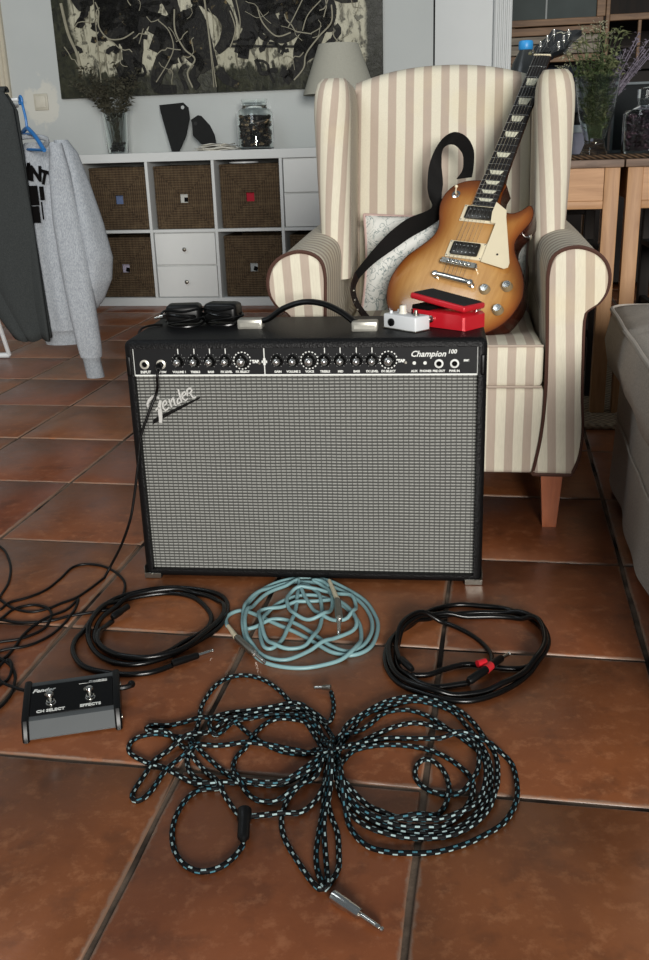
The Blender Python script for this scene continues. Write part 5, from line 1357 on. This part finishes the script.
# knobs and toggle
for x, s in ((80, 673), (128, 657), (127, 719), (77, 731)):
    b = B(); mt = Matrix.Translation((x / 1000, -.0085, -s / 1000)) @ RX
    b.lathe([(.0130, 0), (.0128, .003), (.0106, .011), (.0100, .0125), (.0002, .0125)], n=24, mat=mt); kb = b.obj('knob', plain('amber_knob', '#8a7a5e', .25) if 'amber_knob' not in bpy.data.materials else bpy.data.materials['amber_knob'], gt)
    b = B(); b.lathe([(.0088, .0124), (.0085, .0136), (.0002, .0138)], n=20, mat=mt); b.obj('knob_cap', 'chrome', kb)
b = B(); mt = Matrix.Translation((-.081, -.0075, -.424)) @ RX; b.lathe([(.0105, 0), (.0105, .002), (.006, .003), (.005, .007), (.0002, .007)], n=20, mat=mt); tg = b.obj('toggle_switch', 'chrome', gt)
b = B(); b.cyl((-.081, -.0145, -.424), (-.0785, -.027, -.417), .0018); b.ball((-.078, -.029, -.416), .0042, 12); b.obj('toggle_tip', 'cream_plastic', tg)
for x, z, dx, dz in ((0, -.797, 0, -1), (.112, -.500, 1, 0)):
    b = B(); lathe_along(b, (x, .024, z), (x + dx * .014, .024, z + dz * .014), [(.004, 0), (.004, .6), (.0075, .8), (.0075, 1)]); b.obj('strap_button', 'chrome', gt)
# guitar strap: webbing pairs of edge points in world space
SA = [(.086, 2.265, .516), (.117, 2.27, .552), (.161, 2.279, .597), (.211, 2.298, .631), (.257, 2.326, .645), (.277, 2.359, .655), (.271, 2.38, .676), (.269, 2.4, .702), (.274, 2.41, .744), (.288, 2.413, .78), (.31, 2.415, .808), (.337, 2.416, .819), (.364, 2.412, .806), (.379, 2.405, .777), (.378, 2.395, .741), (.37, 2.366, .718)]
SB = [(.092, 2.276, .498), (.128, 2.281, .532), (.177, 2.289, .564), (.222, 2.308, .59), (.266, 2.337, .609), (.3, 2.368, .631), (.302, 2.388, .675), (.307, 2.407, .706), (.304, 2.418, .748), (.306, 2.422, .779), (.322, 2.425, .791), (.339, 2.428, .789), (.356, 2.426, .77), (.358, 2.42, .746), (.353, 2.411, .728), (.337, 2.383, .714)]
inv = gt.matrix_world.inverted() if False else (mg @ Matrix.Scale(KG, 4)).inverted()
def band(A_, B_, th, name, mat, parent):
    a = catmull(A_, .004); bb = catmull(B_, .004); n = 90; rings = []
    for i in range(n + 1):
        p = a[min(int(i / n * (len(a) - 1)), len(a) - 1)]; q = bb[min(int(i / n * (len(bb) - 1)), len(bb) - 1)]
        rings.append((p, q))
    b = B(); out = []
    for i, (p, q) in enumerate(rings):
        t = ((rings[min(i + 2, n)][0] + rings[min(i + 2, n)][1]) - (rings[max(i - 2, 0)][0] + rings[max(i - 2, 0)][1])).normalized()
        nn = t.cross(q - p).normalized() * th / 2
        out.append([inv @ v for v in (p + nn, q + nn, q - nn, p - nn)])
    b.ring_loft(out); return b.obj(name, mat, parent, angle=50)
st_ = band(SA, SB, .0025, 'strap', 'strap', gt)
TA = [(.086, 2.262, .518), (.076, 2.256, .488), (.078, 2.252, .46), (.090, 2.245, .434), (.112, 2.232, .404), (.135, 2.20, .396)]
TB = [(.094, 2.270, .500), (.086, 2.268, .482), (.089, 2.266, .458), (.101, 2.258, .436), (.120, 2.245, .414), (.140, 2.225, .404)]
lt = band([(x, y - .004, z) for x, y, z in TA], TB, .0035, 'strap_end', 'strap_leather', st_)
b = B(); 
for k in range(3): b.ball(inv @ Vector((.082 + .004 * k * k * .5, 2.246 - .002 * k, .478 - .022 * k)), .0035, 12)
stuff(b.obj('strap_rivets', 'dull_metal', st_))

# ------------------------------------------------------------------ ottoman on the right
ot = rthing('ottoman', 'taupe linen footstool with piped cushion at the right edge', 'ottoman', .27, 1.20)
def rounded_rect(x0, y0, x1, y1, r, n=6):
    out = []
    for cx, cy, a0 in ((x1 - r, y1 - r, 0), (x0 + r, y1 - r, 90), (x0 + r, y0 + r, 180), (x1 - r, y0 + r, 270)):
        for k in range(n + 1):
            a = radians(a0 + 90 * k / n); out.append((cx + r * cos(a), cy + r * sin(a)))
    return out
def resample(pts, n):
    P = [Vector((p[0], p[1], 0)) for p in pts] + [Vector((pts[0][0], pts[0][1], 0))]; L = [0]
    for i in range(1, len(P)): L.append(L[-1] + (P[i] - P[i - 1]).length)
    out = []; j = 0
    for k in range(n):
        d = L[-1] * k / n
        while L[j + 1] < d: j += 1
        out.append(P[j].lerp(P[j + 1], (d - L[j]) / (L[j + 1] - L[j])))
    return out
def skirt(z): return .0
OW, OL_ = .62, 1.08
NR_ = 160
def ring_o(inn, z, r=.03, wav=0, ph=0, dz=0):
    P = resample(rounded_rect(inn, inn, OW - inn, OL_ - inn, r), NR_); out = []
    for k, p in enumerate(P):
        c = Vector((OW / 2, OL_ / 2, 0)); nrm = (p - c).normalized()
        w = wav * (sin(k * .55 + ph) * .6 + sin(k * .23 + ph * 2) * .8)
        out.append(Vector((p.x + nrm.x * w, p.y + nrm.y * w, z + dz * sin(k * .31 + ph))))
    return out
b = B(); b.ring_loft([ring_o(.004, .026, .03, .006, 1, .004), ring_o(.008, .10, .03, .004, 1), ring_o(.010, .20, .03, .003, 1.3), ring_o(.012, .285, .03, .0015, 1.5), ring_o(.020, .30, .03)])
b.obj('skirted_base', 'ottoman', ot, angle=60)
b = B(); b.tube([p + Vector((0, 0, 0)) for p in ring_o(.006, .185, .03, .002, 1.2)] , .0022, 5); b.obj('base_seam', 'ottoman', ot)
def ring_c(inn, z, r=.05, wav=0, ph=0): return ring_o(inn - .022, z, r, wav, ph)
b = B(); b.ring_loft([ring_c(.06, .292), ring_c(.022, .296), ring_c(.004, .315, .05, .003), ring_c(-.004, .36, .05, .003, 1), ring_c(.004, .41, .05, .002, 2), ring_c(.012, .432, .05), ring_c(.030, .437, .05), ring_c(.08, .446, .05, .002), ring_c(.16, .458, .05), ring_c(.26, .466, .04)])
b.obj('cushion', 'ottoman_cushion', ot, angle=70)
b = B(); rp_ = ring_c(.006, .430, .05, .0015, 2); b.tube(rp_ + [rp_[0]], .0050, 7); b.obj('cushion_piping', plain('pale_linen_piping', '#b5aca1', .9), ot)
for x in (.06, OW - .06):
    for y in (.06, OL_ - .06):
        b = B(); b.lathe([(.018, 0), (.024, .06)], (x, y, 0), 16); b.obj('foot', 'dark_wood', ot)

# ------------------------------------------------------------------ rug and tables
rug = rthing('woven_rug', 'low woven rush mat on the tiles under the pine tables', 'rug', .60, 3.22)
def m_rug():
    N = Nodes('rush_matting', .9, 0, .2); e = N.sep(N.coord())
    a = N.math('SINE', N.math('MULTIPLY', e[0], 260)); c = N.math('SINE', N.math('MULTIPLY', N.math('ADD', e[1], e[2]), 210))
    h = N.math('MULTIPLY', a, c); N.color(N.mix(N.math('MULTIPLY_ADD', h, .4, .5), '#6b5c49', '#b3a186')); N.bump(h, .8, .004); return N.m
M['rug'] = m_rug()
b = B(); b.grid(lambda u, v: Vector(((u - .5) * 1.5, (v - .5) * .92, .010 + .0012 * sin(u * 300) * sin(v * 200))), 90, 60)
for k in range(34): pass
b.box((-.75, -.46, 0), (.75, .46, .0095), .003, 2); b.obj('matting', 'rug', rug)
b = B(); b.tube([(-.75, -.463, .0085), (.75, -.463, .0085)], .0085, 8); b.obj('bound_edge', 'rug', rug)

TVF = 2.90
def pine_table(u0, u1, label, rug_z=.010):
    t = rthing('pine_table', label, 'table', u0, TVF, rug_z, 0, 'pine tables standing end to end')
    w = u1 - u0; H_ = .738 - rug_z; dp = .72
    b = B(); n = 4
    for k in range(n):
        y0 = -.012 + k * (dp + .024) / n; b = B(); b.box((-.008, y0 + .001, H_ - .021), (w + .008, y0 + (dp + .024) / n - .001, H_), .0025, 2); b.obj('top_plank', 'old_wood', t)
    for x in (0, w - .042):
        for y in (0, dp - .042):
            b = B(); b.box((x, y, 0), (x + .042, y + .042, H_ - .021), .002, 2); b.obj('leg', 'pine', t)
    for y in (.006, dp - .024):
        b = B(); b.box((.042, y, H_ - .021 - .090), (w - .042, y + .018, H_ - .021), .001, 1); b.obj('apron', 'pine_h', t)
        b = B(); b.box((.042, y - .004, H_ - .021 - .112), (w - .042, y + .018, H_ - .021 - .090), .002, 2); b.obj('apron_strip', 'pine_h', t)
    for x in (.008, w - .026):
        b = B(); b.box((x, .042, H_ - .021 - .090), (x + .018, dp - .042, H_ - .021), .001, 1); b.obj('side_apron', 'pine_h', t)
    return t
pine_table(-.50, .326, 'pine table with dark worn top behind the right wing of the armchair')
pine_table(.346, 1.17, 'pine table at the right edge, its leg beside the ottoman')
def m_mat():
    N = Nodes('dark_woven_runner', .9, 0, .2); e = N.sep(N.coord())
    d = N.math('SINE', N.math('MULTIPLY', N.math('ADD', e[0], N.math('MULTIPLY', e[2], 2)), 330)); n = N.noise(N.coord(), 90, 3)
    N.color(N.mix(N.math('MULTIPLY_ADD', d, .3, N.math('MULTIPLY', n, .6)), '#251c15', '#6d5640')); N.bump(d, .7, .003); return N.m
M['mat'] = m_mat()
mt_ = rthing('table_runner', 'dark woven runner with braided edge across both pine tables', 'runner', .35, 2.92, .7385)
b = B(); b.box((-.75, .008, 0), (.75, .66, .008), .002, 2); b.obj('runner_cloth', 'mat', mt_)
b = B(); b.tube([(-.75, .0, .0065), (.75, .0, .0065)], .0065, 8); b.obj('braided_edge', 'mat', mt_)
TZ = .7470
# big vase of flowers
fv = rthing('flower_vase', 'waisted clear glass vase holding green and lilac flowers', 'vase', .262, 3.03, TZ)
b = B(); prof = [(.040, 0), (.041, .004), (.034, .018), (.028, .034), (.031, .05), (.042, .085), (.052, .12), (.058, .16), (.064, .215)]
b.lathe(prof + [(r - .003, z) for r, z in prof[::-1] if z > .03] + [(.0005, .030)], n=32, cap=False); b.obj('vase_glass', 'glass', fv)
fl1 = rthing('green_bouquet', 'bunch of green leafy stems in the waisted vase', 'flowers', .262, 3.03, TZ + .032)
branches(fl1, 24, .018, .30, .085, .030, .010, 'leaf_green', 'leaf_deep', 30, 11, .20, .0016, (-.01, 0), .007)
branches(fl1, 12, .018, .24, .075, .032, .012, 'leaf_deep', 'leaf_deep', 30, 12, .2, .0016, (-.01, -.01), .007)
fl2 = rthing('pale_flowers', 'pale yellowish flower heads at the top left of the bouquet', 'flowers', .250, 3.05, TZ + .032)
rnd = random.Random(9); b = B(); bs = B()
for cx, cz, rr in ((-.075, .24, .022), (-.055, .275, .02), (-.03, .30, .018), (.01, .31, .016), (-.085, .20, .018), (.035, .285, .014)):
    bs.tube(catmull([(0, 0, 0), (cx * .3, 0, cz * .5), (cx, 0, cz)], .02), .0013, 5)
    for k in range(60):
        a = rnd.uniform(0, 2 * pi); e_ = rnd.uniform(-.6, 1.4); r_ = rr * rnd.random() ** .5
        leaf(b, Vector((cx + r_ * cos(a), r_ * sin(a), cz + r_ * sin(e_))), Vector((cos(a), sin(a), sin(e_))), .008, .005)
stuff(bs.obj('stems', 'leaf_deep', fl2)); stuff(b.obj('flower_heads', 'pale_flower', fl2, smooth=False))
fl3 = rthing('lilac_sprays', 'dusty lilac dried sprays leaning right out of the vase', 'flowers', .275, 3.04, TZ + .032)
rnd = random.Random(21); b = B(); bs = B()
for k in range(15):
    ex = rnd.uniform(.02, .145); ez = .16 + ex * .9 + rnd.uniform(-.04, .05)
    if k == 0: ex, ez = .165, .30
    P = catmull([(0, 0, .02), (ex * .3, 0, ez * .5), (ex, rnd.uniform(-.03, .03), ez)], .01); bs.tube(P, .0012, 5)
    for q in range(34):
        p = P[int((.45 + .55 * rnd.random()) * (len(P) - 1))]; a = rnd.uniform(0, 2 * pi)
        leaf(b, p + Vector((rnd.gauss(0, .003), rnd.gauss(0, .003), rnd.gauss(0, .004))), Vector((cos(a), sin(a), .7)), .013, .006)
stuff(bs.obj('stems', 'lilac', fl3)); stuff(b.obj('flower_heads', 'lilac', fl3, smooth=False))
jr = jar('storage_jar', 'glass jar of dark purple petals with a clear lid on the right pine table', .408, 3.02, TZ, .072, .150, .036, .115, ['#20131c', '#2e1a28', '#130e13', '#4a2f3c'], 15)
b = B(); b.lathe([(.036, .150), (.036, .175), (.030, .178), (.0005, .178)], n=28); b.obj('jar_lid', 'glass', jr)

sb = rthing('storage_box', 'lavender grey storage box with white rim left of the flower vase', 'box', .205, 3.36, TZ)
b = B(); b.box((-.09, -.06, 0), (.075, .06, .065), .003, 2); b.obj('box_body', plain('lavender_card', '#7c7d8c', .7), sb)
b = B(); b.box((-.093, -.063, .065), (.078, .063, .088), .003, 2); b.obj('box_rim', plain('pale_rim', '#a4aeb2', .5), sb)
sb2 = rthing('speaker_box', 'grey box on a black base stacked on the lavender box', 'box', .205, 3.36, TZ + .0885)
b = B(); b.box((-.08, -.05, 0), (.07, .05, .038), .004, 2); b.obj('black_base', 'black_plastic', sb2)
b = B(); b.box((-.08, -.05, .038), (.07, .05, .125), .004, 2); b.obj('grey_upper', plain('grey_card', '#66676c', .7), sb2)
bt2 = rthing('water_bottle', 'grey-tinted bottle with bright blue cap behind the guitar headstock', 'bottle', .058, 3.05, TZ)
b = B(); b.lathe([(.048, 0), (.052, .006), (.052, .17), (.050, .21), (.036, .258), (.019, .288), (.0165, .296), (.0165, .306), (.0005, .306)], n=28); b.obj('bottle_body', plain('smoky_bottle', '#3a3d3e', .25, 0, .3), bt2)
b = B(); b.lathe([(.019, .292), (.0205, .295), (.0205, .312), (.018, .316), (.0005, .316)], n=28); b.obj('bottle_cap', plain('bright_blue_cap', '#2f8fd0', .4), bt2)
bl = rthing('folded_cloth', 'dark navy folded cloth behind the headstock and right wing', 'cloth', .17, 3.38, .9610)
bl.location = RM(.14, 3.50, TZ)
b = B(); b.grid(lambda u, v: Vector(((u - .5) * .20, (v - .5) * .1, .27 + .006 * sin(u * 14) * cos(v * 9))), 20, 8); b.box((-.10, -.05, 0), (.10, .05, .268), .012, 3); b.obj('cloth_bundle', plain('dark_navy_cloth', '#22262f', .9, 0, .2, .6, 30), bl)
gd_ = rthing('glass_case', 'dark glass display case with pale metal edges behind the petal jar', 'display case', .47, 3.42, TZ)
b = B()
w_, h_, d2 = .13, .205, .08
for x in (-w_, w_):
    for y in (-d2, d2): b.box((x - .004, y - .004, 0), (x + .004, y + .004, h_), .001, 1)
for z in (.004, h_):
    for y in (-d2, d2): b.box((-w_, y - .004, z - .004), (w_, y + .004, z + .004), .001, 1)
    for x in (-w_, w_): b.box((x - .004, -d2, z - .004), (x + .004, d2, z + .004), .001, 1)
b.obj('case_frame', plain('pale_pewter', '#4c5457', .6, .2), gd_)
b = B(); b.box((-w_ + .004, -d2 + .003, .01), (w_ - .004, -d2 + .005, h_ - .004)); b.obj('front_pane', plain('dark_glass_pane', '#0c1113', .6, 0, .1), gd_)

# ------------------------------------------------------------------ rustic dresser behind
dr = rthing('rustic_dresser', 'rustic wooden dresser with glazed doors and weathered planks behind the tables', 'dresser', .015 * 1.42, 3.92 * 1.42)
SC_ = 1.42; dr.scale = (SC_,) * 3; dr.location.z = CAM_H * (1 - SC_)
def dbox(name, lo, hi, mat, bev=.002): b = B(); b.box(lo, hi, bev, 1); return b.obj(name, mat, dr, smooth=bool(bev))
dbox('side_panel', (0, .02, .2361), (.02, .45, 1.95), 'brown_wood'); dbox('side_panel', (1.58, .02, .2361), (1.60, .45, 1.95), 'brown_wood')
dbox('back_panel', (.02, .43, .2361), (1.58, .45, 1.95), 'dark_wood', 0)
dbox('lower_door', (.01, .0, .26), (.52, .02, 1.02), 'dark_wood'); dbox('lower_door', (.525, .0, .26), (1.05, .02, 1.02), 'dark_wood'); dbox('lower_door', (1.055, .0, .26), (1.59, .02, 1.02), 'dark_wood')
dbox('counter', (0, -.01, 1.025), (1.6, .45, 1.05), 'dark_wood')
for k, (z0, z1, m_) in enumerate(((1.062, 1.086, 'brown_wood'), (1.089, 1.122, 'grey_wood'), (1.125, 1.150, 'grey_wood'), (1.153, 1.180, 'brown_wood'))): dbox('front_plank', (.0, .0 - .002 * (k % 2), z0), (.325, .02, z1), m_)
# glazed door on the left: frame, mullion and pane
dbox('door_rail', (.0, -.006, 1.184), (.330, .02, 1.207), 'brown_wood'); dbox('door_stile', (.305, -.006, 1.207), (.336, .02, 1.60), 'brown_wood'); dbox('door_rail', (0, -.006, 1.60), (.336, .02, 1.64), 'brown_wood')
dbox('glass_pane', (.0, .006, 1.207), (.305, .010, 1.60), plain('dusty_grey_pane', '#464c4b', .75, 0, .1, .25, 9), 0)
dbox('mullion', (.125, .002, 1.207), (.131, .008, 1.60), plain('thin_grey_bead', '#6e7372', .5), 0)
dbox('stile', (.338, -.004, 1.055), (.352, .02, 1.9), 'brown_wood')
dbox('shelf_rail', (.352, -.002, 1.19), (1.58, .03, 1.212), 'brown_wood'); dbox('mullion', (.452, .0, 1.055), (.464, .02, 1.19), 'brown_wood'); dbox('shelf_rail', (.352, .0, 1.098), (1.58, .04, 1.108), 'dark_wood')
dbox('inner_shelf', (.352, .04, 1.19), (1.58, .43, 1.205), 'dark_wood'); dbox('inner_shelf', (.02, .04, 1.40), (1.58, .43, 1.415), 'dark_wood')
tg_ = [t for t in ()]
# two objects glimpsed inside the dark bay
for x, c, l in ((.395, '#31251f', 'brown pottery jar in the dark bay of the dresser'), (.445, '#20282c', 'small dark bottle in the dark bay of the dresser')):
    t = rthing('pottery_jar' if x < .4 else 'dark_bottle', l, 'jar' if x < .4 else 'bottle', (.015 + x - .03) * SC_, 4.10 * SC_, CAM_H + (1.0505 - CAM_H) * SC_)
    b = B(); R_ = .026 if x < .4 else .013; b.lathe([(R_ * .7, 0), (R_, .02), (R_, .06), (R_ * .5, .085), (R_ * .5, .10), (.0005, .10)], n=20); b.obj('vessel', plain('vessel_' + c[1:], c, .35), t)

# dark wooden chairs under the tables
def dark_chair(u, v, rz, label):
    t = rthing('wooden_chair', label, 'chair', u, v, .0105, rz, 'dark chairs pushed under the pine tables')
    for x in (-.18, .18):
        for y, h in ((-.18, .44), (.18, .66)):
            b = B(); b.box((x - .017, y - .017, 0), (x + .017, y + .017, h), .003, 1); b.obj('leg', 'dark_wood', t)
    b = B(); b.box((-.20, -.20, .44), (.20, .16, .46), .006, 2); b.obj('seat', 'dark_wood', t)
    for z in (.16, .25):
        for x in (-.18, .18): b = B(); b.box((x - .009, -.165, z), (x + .009, .165, z + .02)); b.obj('stretcher', 'dark_wood', t, smooth=False)
        b = B(); b.box((-.165, -.19, z + .03), (.165, -.172, z + .05)); b.obj('stretcher', 'dark_wood', t, smooth=False)
    for z in (.54, .61): b = B(); b.box((-.165, .172, z), (.165, .19, z + .045), .003, 1); b.obj('back_slat', 'dark_wood', t)
    return t
dark_chair(.12, 3.30, 0, 'dark wooden chair in shadow under the left pine table')
dark_chair(.68, 3.30, .06, 'dark wooden chair in shadow under the right pine table')
